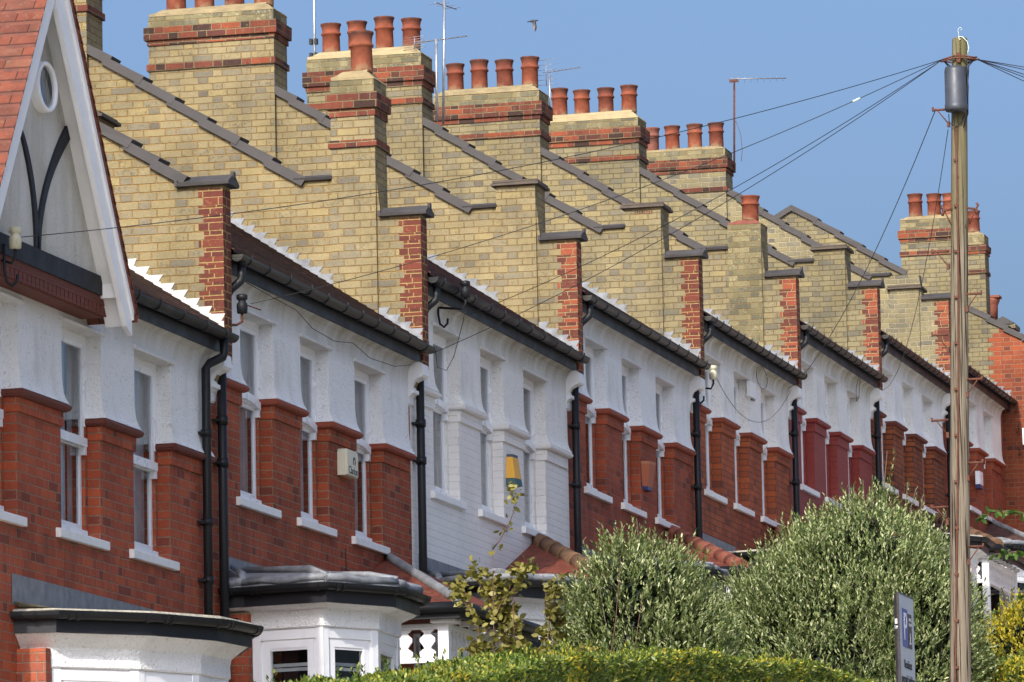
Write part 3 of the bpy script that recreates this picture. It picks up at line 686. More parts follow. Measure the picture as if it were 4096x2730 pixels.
        S = stack(H, 'chimney_stack', -1.60, -.64, w - .03, w + .42, z(1.5), [(z(3.57), z(3.645), .02, 1), (z(3.80), z(3.86), .016, 1), (z(3.86), z(4.0), .04, 1), (z(4.0), z(4.17), 0, 2)], ym)
        flaunch(S, -1.60, -.64, w - .03, w + .42, z(4.17), z(4.25), 'cement', .1)
        for x in (-1.37, -1.06, -.80): pot(S, x, w + .18, z(4.235), .38, .113)
        S = stack(H, 'chimney_stack', -.62, -.21, w - .02, w + .40, z(1.5), [(z(3.22), z(3.28), .02, 1), (z(3.55), z(3.60), .016, 1), (z(3.60), z(3.70), .035, 1), (z(3.70), z(3.86), 0, 2)], ym)
        flaunch(S, -.62, -.21, w - .02, w + .40, z(3.86), z(3.93), 'cement', .1); pot(S, -.41, w + .17, z(3.92), .36, .105)
    # rainwater pipes
    if n:
        dp = MB(); px, py = .075, [0, .13, .13, .08, .0, .02, .10, .1][n]
        dp.tube([(px, py, z(.50)), (px, py, z(-3.2))], .041, 12)
        for q in (-.35, -1.0 if n > 2 else -.72, -2.2): dp.tube([(px, py, z(q)), (px, py, z(q - .075))], .052, 12); dp.box(.0, px, py - .075, py + .075, z(q - .05), z(q - .03))
        dp.tube([(.20, .36, z(1.03)), (.20, .36, z(.90)), (.19, .355, z(.86)), (.11, .31, z(.78)), (.08, .27, z(.70)), (px, py + .09, z(.56)), (px, py, z(.47))], .037, 12)
        dp.tube([(.20, .36, z(1.045)), (.20, .36, z(.99))], .045, 12)
        dp.build('downpipe', 'black', H)
    else:
        dp = MB(); px, py = .075, 6.36
        dp.tube([(.20, 6.50, z(1.04)), (.20, 6.50, z(.90)), (.19, 6.49, z(.86)), (.10, 6.40, z(.80)), (px, py, z(.75)), (px, py, z(-3.2))], .039, 12)
        for q in (.22, -.55, -1.05, -1.5): dp.tube([(px, py, z(q)), (px, py, z(q - .06))], .049, 12); dp.box(0, px, py - .07, py + .07, z(q - .045), z(q - .02))
        dp.build('downpipe', 'black', H)
    # ground floor bay and porch
    if n == 0:
        pl = [(0, 1.66), (.24, 1.70), (.76, 2.26), (1.05, 2.92), (1.10, 3.56), (.8, 4.25), (.24, 4.8), (0, 4.82)]
        bay(H, pl, -2.165, -1.70, 0, True)
        bw = MB(); bw.box(-.05, .236, 1.55, 1.67, 0, z(-2.02)); bw.build('brick_return', FM[n], H)
    else:
        pl = [(0, .46), (.22, .46), (.90, .32), (1.23, .92), (1.20, 1.76), (.9, 2.36), (.22, 2.4), (0, 2.4)]
        pl = [(x, y * k) for x, y in pl]
        dq = .13 if n in (2, 3) else 0.
        bay(H, pl, -2.2 - dq, -1.80 - dq, 0, n in (4, 6), 'roughcast1', .45 if n > 1 else 1.)
        bw = MB(); bw.box(-.05, .216, .36 * k, .455 * k, 0, z(-2.05)); bw.build('brick_return', FM[n] if n != 2 else 'white_brick', H)
        if n == 7: porch(H, 2.6, 4.3, 5.7, 'tile_dark', 'hip_brown', True, -1.72, -1.05)
        else: porch(H, 3.55 if n == 1 else 2.95, 5.75 if n == 1 else 5.1, w - .1, 'tile_porch' if n < 5 else 'tile_dark', ['', '', 'hip_brown', 'hip_red', 'hip_red', 'hip_red', 'hip_brown', ''][n], n == 1)
        if n == 1:
            e = MB(); e.tube([(.18, .62, z(-1.86)), (.17, .62, z(-2.02)), (.12, .45, z(-2.1)), (.075, .2, z(-2.16))], .034, 10); e.build('bay_outlet_pipe', 'black', H)
# ---- gable of the nearest house
H = houses[0]; z = lambda q: q + B0
yc = 40.89 - WE[0]; za = 8.93 - (ZC[0] - B0); zb = 6.50 - (ZC[0] - B0); sl = 1.45; hw = (za - zb) / sl
g = MB(); gx = .22
g.poly([(gx, yc - hw, zb), (gx, yc + hw, zb), (gx, yc, za)]); g.poly([(gx, yc - hw, zb), (gx, yc, za), (-.1, yc, za), (-.1, yc - hw, zb)]); g.poly([(-.1, yc + hw, zb), (-.1, yc, za), (gx, yc, za), (gx, yc + hw, zb)]); g.poly([(-.1, yc - hw, zb), (-.1, yc + hw, zb), (gx, yc + hw, zb), (gx, yc - hw, zb)])
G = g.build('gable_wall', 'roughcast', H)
t = MB(); t.box(gx - .05, gx + .03, yc - hw, yc + 1.55, zb, zb + .155)
def curve(pts, wd):
    L, Rr = [], []
    for i, p in enumerate(pts):
        a, b_ = Vector(pts[max(0, i - 1)]), Vector(pts[min(len(pts) - 1, i + 1)]); d = (b_ - a).normalized(); nn = Vector((-d.y, d.x)); L.append(Vector(p) + nn * wd[i]); Rr.append(Vector(p) - nn * wd[i])
    t.extr([(v.x, v.y) for v in L] + [(v.x, v.y) for v in Rr[::-1]], 'x', gx - .01, gx + .022)
def bez(p0, p1, p2, n=10): return [tuple(Vector(p0) * (1 - s) ** 2 + Vector(p1) * 2 * s * (1 - s) + Vector(p2) * s * s for _ in (0,))[0][:] for s in [i / n for i in range(n + 1)]]
zz0 = zb + .14
pa = bez((yc - .02, zz0), (yc - .02, zz0 + .55), (yc - .40, zz0 + .92)); pb = bez((yc + .02, zz0), (yc + .02, zz0 + .50), (yc + .76, zz0 + 1.06))
curve(pa, [.040] * 4 + [.038] * 3 + [.036, .034, .026, .012]); curve(pb, [.040] * 4 + [.04] * 3 + [.044, .050, .056, .062])
t.build('timber_framing', 'timber', G)
br = MB(); br.box(-.05, gx + .01, yc - hw, yc + 1.72, zb - .07, zb); br.box(-.05, gx - .02, yc - hw, yc + 1.70, zb - .16, zb - .07)
for i in range(34):
    y_ = yc - hw + .05 + i * .1; br.box(gx - .02, gx + .005, y_, y_ + .085, zb - .15, zb - .07)
br.build('brick_corbel_course', 'arris_dark', G)
bb = MB(); bx0, bx1 = .37, .41; wbd = .33
for sgn in (-1, 1):
    def P(s, d): return (yc + sgn * (s), za + .12 - sl * s - d)
    o_, i_ = [P(0, 0), P(hw + .16, 0)], [P(hw + .05, .30), P(0, .46)]
    bb.extr([P(0, 0), P(hw + .14, 0), P(hw + .14, .22), P(hw - .0, .36), P(0, .50 if sgn > 0 else .38)], 'x', bx0, bx1)
    bb.extr([P(0, .02), P(hw + .135, .02), P(hw + .135, .10), P(0, .12)], 'x', bx1, bx1 + .02)
    bb.extr([P(.1, .16), P(hw + .1, .16), P(hw + .1, .20), P(.1, .20)], 'x', gx - .02, bx0)     # soffit board
bb.box(gx - .05, bx0, yc + hw - .12, yc + hw + .06, zb - .02, zb + .16)
bb.build('bargeboard', 'smooth_white', G)
rr = MB()
for sgn in (-1, 1):
    def Q(s, x, up=0): return (x, yc + sgn * s, za + .14 - sl * s + up)
    e = hw + .2
    q = [Q(0, .44), Q(e, .44), Q(e, -3.3), Q(0, -3.3)]; rr.poly(q if sgn > 0 else q[::-1])
    q2 = [Q(0, .44, -.035), Q(e, .44, -.035), Q(e, -3.3, -.035), Q(0, -3.3, -.035)]; rr.poly(q2[::-1] if sgn > 0 else q2)
    rr.poly([Q(0, .44), Q(0, .44, -.035), Q(e, .44, -.035), Q(e, .44)], 1); rr.poly([Q(e, .44), Q(e, .44, -.035), Q(e, -3.3, -.035), Q(e, -3.3)], 1)
    st = .128; ds = st / math.hypot(1, sl)
    for i in range(40):
        s = i * ds; s2 = min(e, s + ds * 1.06)
        if s > e - .03: break
        wob = lambda x: .004 * math.sin(x * 9 + i * 2.3)
        a, b_, c = Q(s, .452, .004), Q(s2, .452, .030), Q(s2, .452, .0); d_, e_, f_ = Q(s, -3.3, .004), Q(s2, -3.3, .030), Q(s2, -3.3, .0)
        k_ = len(rr.f); v0, v1 = -i * 1.28 * .1 + .1275 , -i * 1.28 * .1 + .001
        rr.poly([a, d_, e_, b_] if sgn < 0 else [b_, e_, d_, a])
        rr.uv[k_] = [(.452, v0), (-3.3, v0), (-3.3, v1), (.452, v1)] if sgn < 0 else [(.452, v1), (-3.3, v1), (-3.3, v0), (.452, v0)]
        rr.poly([b_, e_, f_, c] if sgn < 0 else [c, f_, e_, b_], 1); rr.poly([a, b_, c], 1)
rr.build('gable_roof', ['tile_red', 'pot_soot'], G)
ow = MB(); oc = (yc + .10, 7.95 - (ZC[0] - B0)); rings = []
for x, ro in ((gx - .02, .20), (gx + .07, .20), (gx + .082, .193), (gx + .082, .172), (gx + .06, .165), (gx - .02, .165)):
    rings.append([(x, oc[0] + ro * 1.2 * math.cos(2 * math.pi * i / 40), oc[1] + ro * 1.0 * math.sin(2 * math.pi * i / 40)) for i in range(40)])
ow.loft(rings, 0, True, False, True); OW = ow.build('round_window', 'smooth_white', G)
op_ = MB(); op_.poly([(gx + .062, oc[0] + .18 * math.cos(2 * math.pi * i / 40), oc[1] + .155 * math.sin(2 * math.pi * i / 40)) for i in range(40)]); op_.build('pane', 'glass', OW)
op_ = MB(); op_.poly([(gx + .045, oc[0] + .185 * math.cos(2 * math.pi * i / 40), oc[1] + .155 * math.sin(2 * math.pi * i / 40)) for i in range(40)])  # dark disc behind the pane, standing for the unlit room
[op_.box(gx + .046, gx + .052, oc[0] + d - .008, oc[0] + d + .008, oc[1] - .14, oc[1] + .14, 1) for d in (-.05, .05)]; op_.build('blind', ['dark', 'alu'], OW)

# ------------------------------------------------------------------ red brick building closing the row
q7 = lambda q: ZC[7] + q
yE = WE[8]
EB = empty('brick_building', (0, yE, ZC[7] - B0), 'tall red brick building with a sunlit side wall closing the terrace at the right edge', 'building')
z = lambda q: q + B0
b = MB(); b.extr([(-.02, 0), (5.0, 0), (5.0, z(2.07)), (.36, z(2.07)), (-.02, z(2.32))], 'y', -.003, 8)
k0 = int(z(.3) / .075)
for k in range(k0, int(z(2.28) / .075)): b.box(-.02 - (.20 if k % 2 else .11), -.019, -.0035, .05, k * .075, k * .075 + .075)
b.build('side_wall', 'redend', EB)
c = MB(); c.extr([(-.05, z(2.072)), (.2, z(2.072)), (.2, z(2.11)), (.08, z(2.15)), (-.05, z(2.11))], 'x', .36, 5.0); c.build('coping', 'coping', EB, None, .003)
for k, (xx, zz) in enumerate(((.24, .95), (.26, .62), (.27, .25))):
    c = MB(); c.tube([(xx, -.03, z(zz + .1)), (xx, -.07, z(zz + .08)), (xx + .03, -.09, z(zz)), (xx, -.08, z(zz - .07)), (xx - .03, -.05, z(zz - .05))], .011 + .004 * (k == 1), 8); c.build('iron_hook', 'rust', EB)
S = stack(EB, 'chimney_stack', -1.05, -.62, 5.5, 6.0, z(1.0), [(z(3.05), z(3.12), .03, 0)], 'yel_d')
c = MB(); c.extr([(-1.0, z(3.12)), (-.62, z(3.12)), (-.62, z(3.15)), (-.80, z(3.26)), (-1.0, z(3.16))], 'y', 5.45, 6.05); c.build('capping_slab', 'coping', S)
b = MB(); b.lathe([(.09, 0), (.10, .25), (.105, .27), (.135, .34), (.135, .38), (.1, .38), (.08, .3), (.08, 0)], (-1.0, 5.6, z(3.22)), 20); b.box(-1.15, -.85, 5.46, 5.74, z(3.60), z(3.64)); b.build('chimney_pot', 'hip_red', S)
sg = MB(); sg.box(.318, .85, -.03, -.006, z(.36), z(.63)); o = sg.build('wall_sign', 'smooth_white'); o.location = (0, yE, ZC[7] - B0); tag(o, 'white rectangular plate on the sunlit red wall, cut by the right edge', 'sign')
o.data.transform(Matrix.Translation((-.58, 0, -z(.5)))); o.location = (.58, yE, ZC[7] - B0 + z(.5))

# ------------------------------------------------------------------ boxes, insulators, aerials on the houses
def thing(mb, name, mats, loc, label, cat, group=None, jit=0):
    mb.v = [(p[0] - loc[0], p[1] - loc[1], p[2] - loc[2]) for p in mb.v]
    o = mb.build(name, mats, None, None, jit); o.location = loc; return tag(o, label, cat, group)
def root_at(name, loc, label, cat, group=None): return empty(name, loc, label, cat, group)
AG = 'burglar alarm boxes'
M['blue_black'] = plain('dark_print', (.01, .012, .03), .5, 0, .1, 3, 0)
# cream box, second pier of the alarm house
y0 = WE[1]; zc = ZC[1]
A = root_at('alarm_box', (0, y0 + 4.24, zc - .33), 'cream alarm box with black lettering on a red brick pier', 'alarm box', AG)
b = MB(); pts = []
for yy, zz in ((-.20, -.125), (.20, -.125), (.20, .09), (.17, .125), (-.17, .125), (-.20, .09)): pts.append((yy, zz))
b.extr(pts, 'x', .003, .085); b.extr([(y * .93, zz * .93) for y, zz in pts], 'x', .085, .098); b.build('casing', 'cream_plastic', A)
text('Clarion', .105, M['blue_black'], (.0995, .01, -.072), (R(90), 0, R(90)), A)
b = MB()
for k in range(7):
    a0, a1 = R(-50 + k * 40), R(-50 + (k + 1) * 40); r0, r1 = .026, .045
    b.extr([(.05 + r0 * math.cos(a0), .02 + r0 * math.sin(a0)), (.05 + r1 * math.cos(a0), .02 + r1 * math.sin(a0)), (.05 + r1 * math.cos(a1), .02 + r1 * math.sin(a1)), (.05 + r0 * math.cos(a1), .02 + r0 * math.sin(a1))], 'x', .099, .101)
b.build('emblem', 'blue_black', A)
# yellow and green box
def bell(name, loc, cols, label, flip=1):
    A = root_at(name, loc, label, 'alarm box', AG); hgt = .165
    pl0 = [(0, -.19), (.10, -.15), (.12, .06), (0, .15)]; pl1 = [(0, -.13), (.055, -.11), (.07, .07), (0, .13)]
    lo, hi = (pl0, pl1) if flip > 0 else (pl1, pl0)
    def lerp(t): return [(a[0] * (1 - t) + c[0] * t, a[1] * (1 - t) + c[1] * t) for a, c in zip(lo, hi)]
    zz = [-hgt, -hgt * .55 if flip > 0 else -hgt * .75, hgt * .82, hgt]
    for nm, a, c, m in (('lower_panel', 0, 1, cols[0]), ('casing', 1, 2, cols[1]), ('top_panel', 2, 3, cols[2])):
        b = MB(); t0, t1 = (zz[a] + hgt) / (2 * hgt), (zz[c] + hgt) / (2 * hgt)
        b.loft([[(x + .002, y, zz[a]) for x, y in lerp(t0)], [(x + .002, y, zz[c]) for x, y in lerp(t1)]], 0, True, True, False)
        b.build(nm, m, A)
    return A
M['yellow'] = plain('yellow_plastic', (.72, .36, .015), .45, 0, .08, 4, 0); M['teal'] = plain('dark_green_plastic', (.012, .06, .05), .4, 0, .1, 4, 0)
M['navy'] = plain('navy_plastic', (.015, .02, .04), .4, 0, .1, 4, 0); M['faded'] = plain('faded_brown_plastic', (.36, .105, .05), .6, 0, .12, 5, 0); M['faded2'] = plain('faded_tan_plastic', (.40, .17, .09), .6, 0, .12, 5, 0); M['blue'] = plain('blue_plastic', (.02, .035, .13), .4, 0, .1, 4, 0)
bell('alarm_box', (0, WE[2] + 4.02, ZC[2] - .45), ('teal', 'yellow', 'navy'), 'yellow alarm box with dark green base on a white painted pier')
bell('alarm_box', (0, WE[3] + 3.83, ZC[3] - .56), ('blue', 'faded', 'faded2'), 'faded brown alarm box with a blue lower edge on a red brick pier', -1)
A = root_at('alarm_box', (0, WE[7] + 3.1, ZC[7] - .52), 'white alarm box with a blue base on the last house of the row', 'alarm box', AG)
b = MB(); b.box(.003, .075, -.16, .16, -.06, .15); b.build('casing', 'upvc', A); b = MB(); b.box(.003, .075, -.16, .16, -.12, -.062); b.build('lower_panel', 'blue', A)
A = root_at('junction_box', (0, WE[4] + 3.58, ZC[4] + .57), 'small white box on the white wall under the eaves between two windows', 'junction box')
b = MB(); b.box(.016, .06, -.19, .19, -.10, .10); b.build('casing', 'smooth_white', A); b = MB(); b.box(.02, .05, .02, .16, -.125, -.101); b.build('cover', 'alu', A)

IG = 'telephone wire brackets'
def insulator(loc, label, kind, matb='black', wall=0.015):
    A = root_at('wire_bracket', loc, label, 'wire bracket', IG)
    b = MB(); b.lathe([(.018, -.09), (.045, -.085), (.05, -.02), (.047, .0), (.034, .012), (.034, .03), (.05, .04), (.05, .075), (.03, .085), (.02, .085)], (0, 0, 0), 14)
    b.build('insulator', matb, A); h = MB(); dx = wall - loc[0]
    if kind == 'post': h.tube([(0, 0, -.08), (0, -.01, -.16), (-.04, -.04, -.19), (dx, -.05, -.19)], .012, 8); h.tube([(dx + .01, -.05, -.08), (dx + .01, -.05, -.42)], .014, 8); h.tube([(0, .0, .0), (.06, .05, -.02), (.14, .1, -.05)], .006, 6)
    if kind == 'hook': h.tube([(0, 0, -.08), (0, 0, -.14), (-.03, .0, -.2), (dx, 0, -.17)], .013, 8); h.tube([(dx + .02, -.02, -.05), (dx + .03, -.04, -.25), (dx + .04, -.02, -.34), (dx + .07, .02, -.37), (dx + .10, .05, -.33), (dx + .1, .06, -.28)], .012, 8)
    h.build('iron_hook', 'black' if kind == 'hook' else 'rust', A)
    return A
M['porcelain'] = plain('stained_porcelain', (.52, .50, .36), .4, 0, .2, 20, 0)
insulator((.20, WE[1] + .36, ZC[1] + .66), 'black wire bracket beside the first window head of the cream alarm box house', 'post')
insulator((.32, WE[2] + 1.05, ZC[2] + 1.06), 'black double insulator standing above the gutter of the white painted house', 'hook')
insulator((.25, WE[4] + .21, ZC[4] + .38), 'cream insulator with black hook under the eaves of the small white box house', 'hook', 'porcelain')
insulator((.34, 40.05, 6.62), 'weathered insulator with rusty hook at the foot of the white gable', 'hook', 'porcelain', .235)

def mast(name, base, top, label, cat='aerial', r=.016, m='galv', grp='rooftop aerials'):
    A = root_at(name, base, label, cat, grp); b = MB(); d = Vector(top) - Vector(base); b.tube([(0, 0, 0), d], r, 8); b.build('mast', m, A); return A
def yagi(A, near, far, n, el, vert=False, refl=0, m='alu', bm='alu'):
    o = Vector(A.location); a, c = Vector(near) - o, Vector(far) - o; b = MB(); b.tube([a, c], .008, 6); d = (c - a).normalized()
    side = Vector((0, 0, 1)) if vert else d.cross(Vector((0, 0, 1))).normalized()
    for i in range(n):
        p = a.lerp(c, (i + .5) / n if n > 1 else .5); L = el * (1 - .35 * i / n); b.tube([p - side * L, p + side * L], .0032, 5)
    b.build('aerial_array', bm, A)
    if refl:
        g = MB(); s2 = d.cross(Vector((0, 0, 1))).normalized(); up = Vector((0, 0, 1))
        for k in range(6): q = a - d * .03 + up * (k - 2.5) * refl / 5.; g.tube([q - s2 * .17, q + s2 * .17], .003, 5)
        g.tube([a - d * .03 - up * refl * .55, a - d * .03 + up * refl * .55], .006, 6); g.build('reflector', m, A)
A = mast('tv_aerial', (-4.75, 66.25, 12.1), (-4.73, 66.25, 14.6), 'tall bare mast with two black boxes left of the pots, third chimney from the left')
for dz in (13.20, 13.02): b = MB(); b.box(-.055, -.02, -.03, .04, dz - 12.1 - .035, dz - 12.1 + .035); b.box(.012, .045, -.03, .04, dz - 12.1 - .035, dz - 12.1 + .035); b.build('black_box', 'black', A)
A = mast('tv_aerial', (-3.165, 66.5, 12.1), (-3.12, 66.5, 13.72), 'tallest thin pole with small crossbars right of the third chimney')
yagi(A, (-3.16, 66.2, 13.58), (-3.10, 67.0, 13.64), 3, .13)
A = mast('tv_aerial', (-3.19, 66.3, 12.1), (-3.185, 66.3, 13.14), 'slanting comb shaped aerial with grid on a short pole beside the third chimney', r=.018)
yagi(A, (-3.34, 65.9, 13.03), (-2.96, 67.0, 13.29), 12, .11, False, .15)
A = mast('tv_aerial', (-3.262, 72.62, 13.2), (-3.262, 72.62, 13.79), 'rooftop aerial with wide horizontal rods above the fourth chimney', r=.014)
yagi(A, (-3.24, 72.4, 13.79), (-2.99, 73.3, 14.0), 8, .10, False, .34)
A = mast('tv_aerial', (-3.225, 84.7, 14.4), (-3.19, 84.7, 15.8), 'lone aerial on a rusty pole pointing right over the farthest ridge chimney', m='rust')
yagi(A, (-3.24, 84.5, 15.80), (-2.40, 84.9, 15.83), 9, .07, True)
b = MB(); b.box(-.04, .10, -.02, .02, 1.385, 1.42); b.tube([(.0, 0, .7), (.05, -.02, .76), (.12, -.02, .55), (.14, -.02, .3), (.12, -.02, .12)], .004, 5); b.build('bracket', 'rust', A)

# ------------------------------------------------------------------ telegraph pole
s = NT('weathered_pole_wood'); o_ = s.obj(); g1 = s.noise(s.scaled(o_, 14, 14, .7), 3, 5, .6); g2 = s.noise(s.scaled(o_, 30, 30, .35), 2.2, 3, .5); g3 = s.noise(o_, 1.3, 3); k3 = s.noise(s.scaled(o_, 6, 6, 2.5), 3, 2)
zz_ = s.node('ShaderNodeSeparateXYZ'); s.l.new(o_, zz_.inputs[0])
c_ = s.ramp(g1, [(.25, (.10, .08, .056)), (.5, (.175, .145, .105)), (.75, (.25, .215, .16))])
c_ = s.mix(s.rng(g2, .545, .585), c_, (.035, .024, .016)); c_ = s.mix(s.math('MULTIPLY', s.rng(zz_.outputs[2], 4.5, 8.), s.rng(g3, .35, .6)), c_, (.115, .105, .04))
c_ = s.mix(s.rng(k3, .70, .74), c_, (.10, .06, .03)); s.bump(s.math('ADD', g1, s.rng(g2, .6, .66, 0, -1.5)), .006, .9); M['pole'] = s.fin(c_, .85, 0, .2)
PX, PY = 5.96, 49.9; pb = zg(PY)
P = root_at('telegraph_pole', (5.93, PY, pb), 'weathered wooden telegraph pole with a grey drum near its top', 'telegraph pole')
L = lambda x, y, zz: (x - 5.93, y - PY, zz - pb)
b = MB(); rings = []
for zz, xc, r in ((pb, 5.82, .112), (3.69, 5.877, .097), (5.3, 5.92, .089), (6.78, 5.961, .081), (8.2, 6.005, .076), (9.0, 6.03, .072), (9.56, 6.05, .069), (9.57, 6.05, .064)):
    rings.append([L(xc + r * math.cos(2 * math.pi * k / 18) * (1 + .03 * math.sin(3 * k)), PY + r * math.sin(2 * math.pi * k / 18), zz) for k in range(18)])
b.loft(rings); b.build('shaft', 'pole', P)
M['drum'] = plain('grey_drum_paint', (.06, .066, .078), .45, .2, .2, 8, .001, 60)
b = MB(); cx, cy = 6.022, PY - .15; b.lathe([(.0, 8.87 - pb), (.095, 8.87 - pb), (.104, 8.89 - pb), (.104, 8.93 - pb), (.099, 8.935 - pb), (.098, 9.24 - pb), (.09, 9.275 - pb), (.06, 9.285 - pb), (.0, 9.285 - pb)], (cx - 5.93, cy - PY, 0), 28); b.build('drum', 'drum', P)
b = MB(); b.tube([L(6.005, PY - .085, 8.75), L(5.99, PY - .09, 7.6), L(5.955, PY - .095, 6.4), L(5.91, PY - .10, 5.2), L(5.845, PY - .108, 3.7), L(5.80, PY - .12, pb + .1)], .0095, 8)
for zz in np.arange(pb + .5, 8.7, .42): xx = 5.80 + (zz - pb) * .0283; b.box(xx - 5.93 - .018, xx - 5.93 + .018, -.128 + (zz - pb) * .0045, -.07, zz - pb - .012, zz - pb + .012)
b.build('cable_conduit', 'rust', P)
for side, zz in ((-1, 7.60), (-1, 6.84), (-1, 6.06), (1, 7.20), (1, 6.42), (1, 5.66), (-1, 8.91), (-1, 5.27), (1, 4.9)):
    xc = 5.80 + (zz - pb) * .0283; r = .075 + (9.5 - zz) * .005; b = MB(); x1 = xc + side * (r + .135)
    b.tube([L(xc + side * (r - .01), PY - .03, zz + .004), L(x1, PY - .05, zz)], .011, 8); b.tube([L(x1, PY - .05, zz - .012), L(x1 + side * .004, PY - .05, zz + .028)], .010, 8)
    b.tube([L(x1 - side * .035, PY - .045, zz), L(xc + side * r, PY - .03, zz - .13)], .006, 6); b.box(*sorted((xc + side * r - 5.93 - .012, xc + side * r - 5.93 + .012)), -.05, -.01, zz - pb - .16, zz - pb - .11); b.build('step_iron', 'rust', P)
b = MB()
for side in (-1, 1):
    xc = 6.01; b.tube([L(xc + side * .07, PY - .05, 7.99), L(xc + side * .15, PY - .06, 7.975), L(xc + side * .17, PY - .06, 8.01), L(xc + side * .155, PY - .06, 8.03)], .011, 8); b.tube([L(xc + side * .14, PY - .05, 7.97), L(xc + side * .08, PY - .04, 7.84)], .008, 6); b.tube([L(xc + side * .15, PY - .06, 7.975), L(xc + side * .16, PY - .06, 7.93)], .014, 8)
b.build('hook', 'rust', P)
b = MB()
for a0 in (0, .02): b.tube([L(6.045 + (.155 + a0) * math.cos(t), PY + .10 * math.sin(t), 9.385 + .008 * math.sin(3 * t) - a0) for t in np.linspace(0, 2 * math.pi, 25)], .008, 6)
b.box(.10, .135, -.10, -.06, 9.33 - pb, 9.42 - pb); b.build('ring_head', 'rust', P)
b = MB(); rg = random.Random(3)
for k in range(9):
    sx = -1 if k % 2 else 1; p0 = (6.045 + sx * .15, PY - .03, 9.37); b.tube([L(*p0), L(6.045 + sx * (.06 + rg.random() * .06), PY - .09, 9.33 - rg.random() * .05), L(6.04 + sx * .08 + rg.uniform(-.03, .03), PY - .10, 9.27), L(6.03 + sx * .085, PY - .05, 9.1)], .0045, 5)
for k in range(5): b.tube([L(6.03 + .085 + .01 * rg.random(), PY - .1, 9.3 - k * .01), L(6.03 + .09 + .012 * rg.random(), PY - .1, 9.1), L(6.025 + .085 + .012 * rg.random(), PY - .1, 8.85), L(6.02 + .05, PY - .085, 8.72)], .0045, 5)
b.tube([L(5.94, PY - .08, 8.86), L(5.945, PY - .1, 8.78), L(6.0, PY - .1, 8.735), L(6.06, PY - .09, 8.78), L(6.085, PY - .06, 8.86)], .0045, 5); b.build('cable_loop', 'wire', P)
M['pale_cord'] = plain('pale_cord', (.62, .70, .55), .6, 0, .1, 3, 0)
b = MB(); b.tube([L(6.05, PY - .03, 9.57), L(6.045, PY - .03, 9.61), L(6.04, PY - .03, 9.64), L(6.05, PY - .03, 9.662), L(6.07, PY - .03, 9.662), L(6.078, PY - .03, 9.65), L(6.06, PY - .03, 9.635)], .0022, 5)
b.tube([L(6.05, PY - .07, 9.575), L(6.09, PY - .075, 9.565), L(6.13, PY - .06, 9.52), L(6.14, PY - .06, 9.46), L(6.125, PY - .06, 9.40)], .0035, 5); b.tube([L(6.05, PY - .07, 9.58), L(6.06, PY - .075, 9.54), L(6.075, PY - .07, 9.55)], .003, 5); b.build('loose_cord', 'pale_cord', P)

WG = 'overhead telephone wires'
def wire(a, c, sag, label, r=.0034, grp=WG, sleeve=None):
    a, c = Vector(a), Vector(c); pts = []
    for i in range(33): t = i / 32; p = a.lerp(c, t) - Vector((0, 0, sag * 4 * t * (1 - t))); pts.append(p - a)
    b = MB(); b.tube(pts, r, 6); o = b.build('telephone_wire', 'wire'); o.location = a; tag(o, label, 'wire', grp)
    if sleeve:
        s_ = MB(); i = sleeve; s_.tube([pts[i], pts[i].lerp(pts[i + 1], .35)], .009, 8); s_.build('sleeve', 'pale_cord', o)
    return o
LR, RR = (5.89, PY, 9.385), (6.2, PY, 9.365)
wire(LR, (.36, 40.06, 6.62), .22, 'longest wire, from the pole across the chimneys to the white gable')
wire(LR, (.25, WE[1] + .46, ZC[1] + .67), .20, 'wire from the pole to the bracket on the cream alarm box house', sleeve=4)
wire(LR, (.33, WE[2] + 1.07, ZC[2] + .80), .16, 'wire from the pole to the insulator of the white painted house')
wire(LR, (.25, WE[2] + .02, ZC[1] + 1.02), .17, 'wire from the pole to the gutter end beside the white painted house')
wire((5.81, PY, 8.93), (.25, WE[4] + 5.97, ZC[4] + 1.04), .22, 'steep wire from under the grey drum to the orange red house gutter', .0042)
wire((5.93, PY - .08, 8.72), (.25, WE[5] + 5.72, ZC[5] + .86), .55, 'steeper faint wire from below the drum to the solid dark red house')
wire((.26, WE[4] + .25, ZC[4] + .36), (.12, WE[4] + 5.75, ZC[4] + .82), .50, 'short slack cable sagging under the eaves of the small white box house', .0036)
for i, (ex, ey, ez, sg_) in enumerate(((24, 52, 8.3, .7), (24, 49, 7.7, .9), (24, 46, 6.6, 1.2), (24, 43, 5.6, 1.3), (24, 40, 5.0, 1.6))):
    wire(RR, (ex, ey, ez), sg_, ['topmost', 'second from the top', 'middle', 'second lowest', 'lowest'][i] + ' of the five wires leaving the pole to the right', .0038, WG, 1 if i == 3 else None)
def cable(name, pts, label, r=.0036):
    o = Vector(pts[0]); b = MB(); P_ = [Vector(p) - o for p in pts]; b.tube(P_, r, 6); ob = b.build(name, 'wire'); ob.location = o; return tag(ob, label, 'cable', 'loose cables on the house fronts')
yh, zc = WE[1], ZC[1]
cable('eaves_cable', [(.13, yh + .5, zc + .91), (.11, yh + 1.6, zc + .89), (.10, yh + 2.4, zc + .88), (.08, yh + 3.0, zc + .79), (.09, yh + 3.7, zc + .76), (.10, yh + 4.3, zc + .82), (.10, yh + 4.9, zc + .75), (.10, yh + 5.8, zc + .78), (.11, yh + 6.4, zc + .87)], 'cable sagging along the eaves of the cream alarm box house')
yh, zc = WE[2], ZC[2]
cable('loop_cable', [(.26, yh + .05, zc + .32), (.20, yh + .35, zc + .19), (.2, yh + .7, zc + .20), (.2, yh + 1.0, zc + .38), (.28, yh + 1.1, zc + .75), (.33, yh + 1.05, zc + .98)], 'looped cable hanging below the gutter of the white painted house')
yh, zc = WE[4], ZC[4]
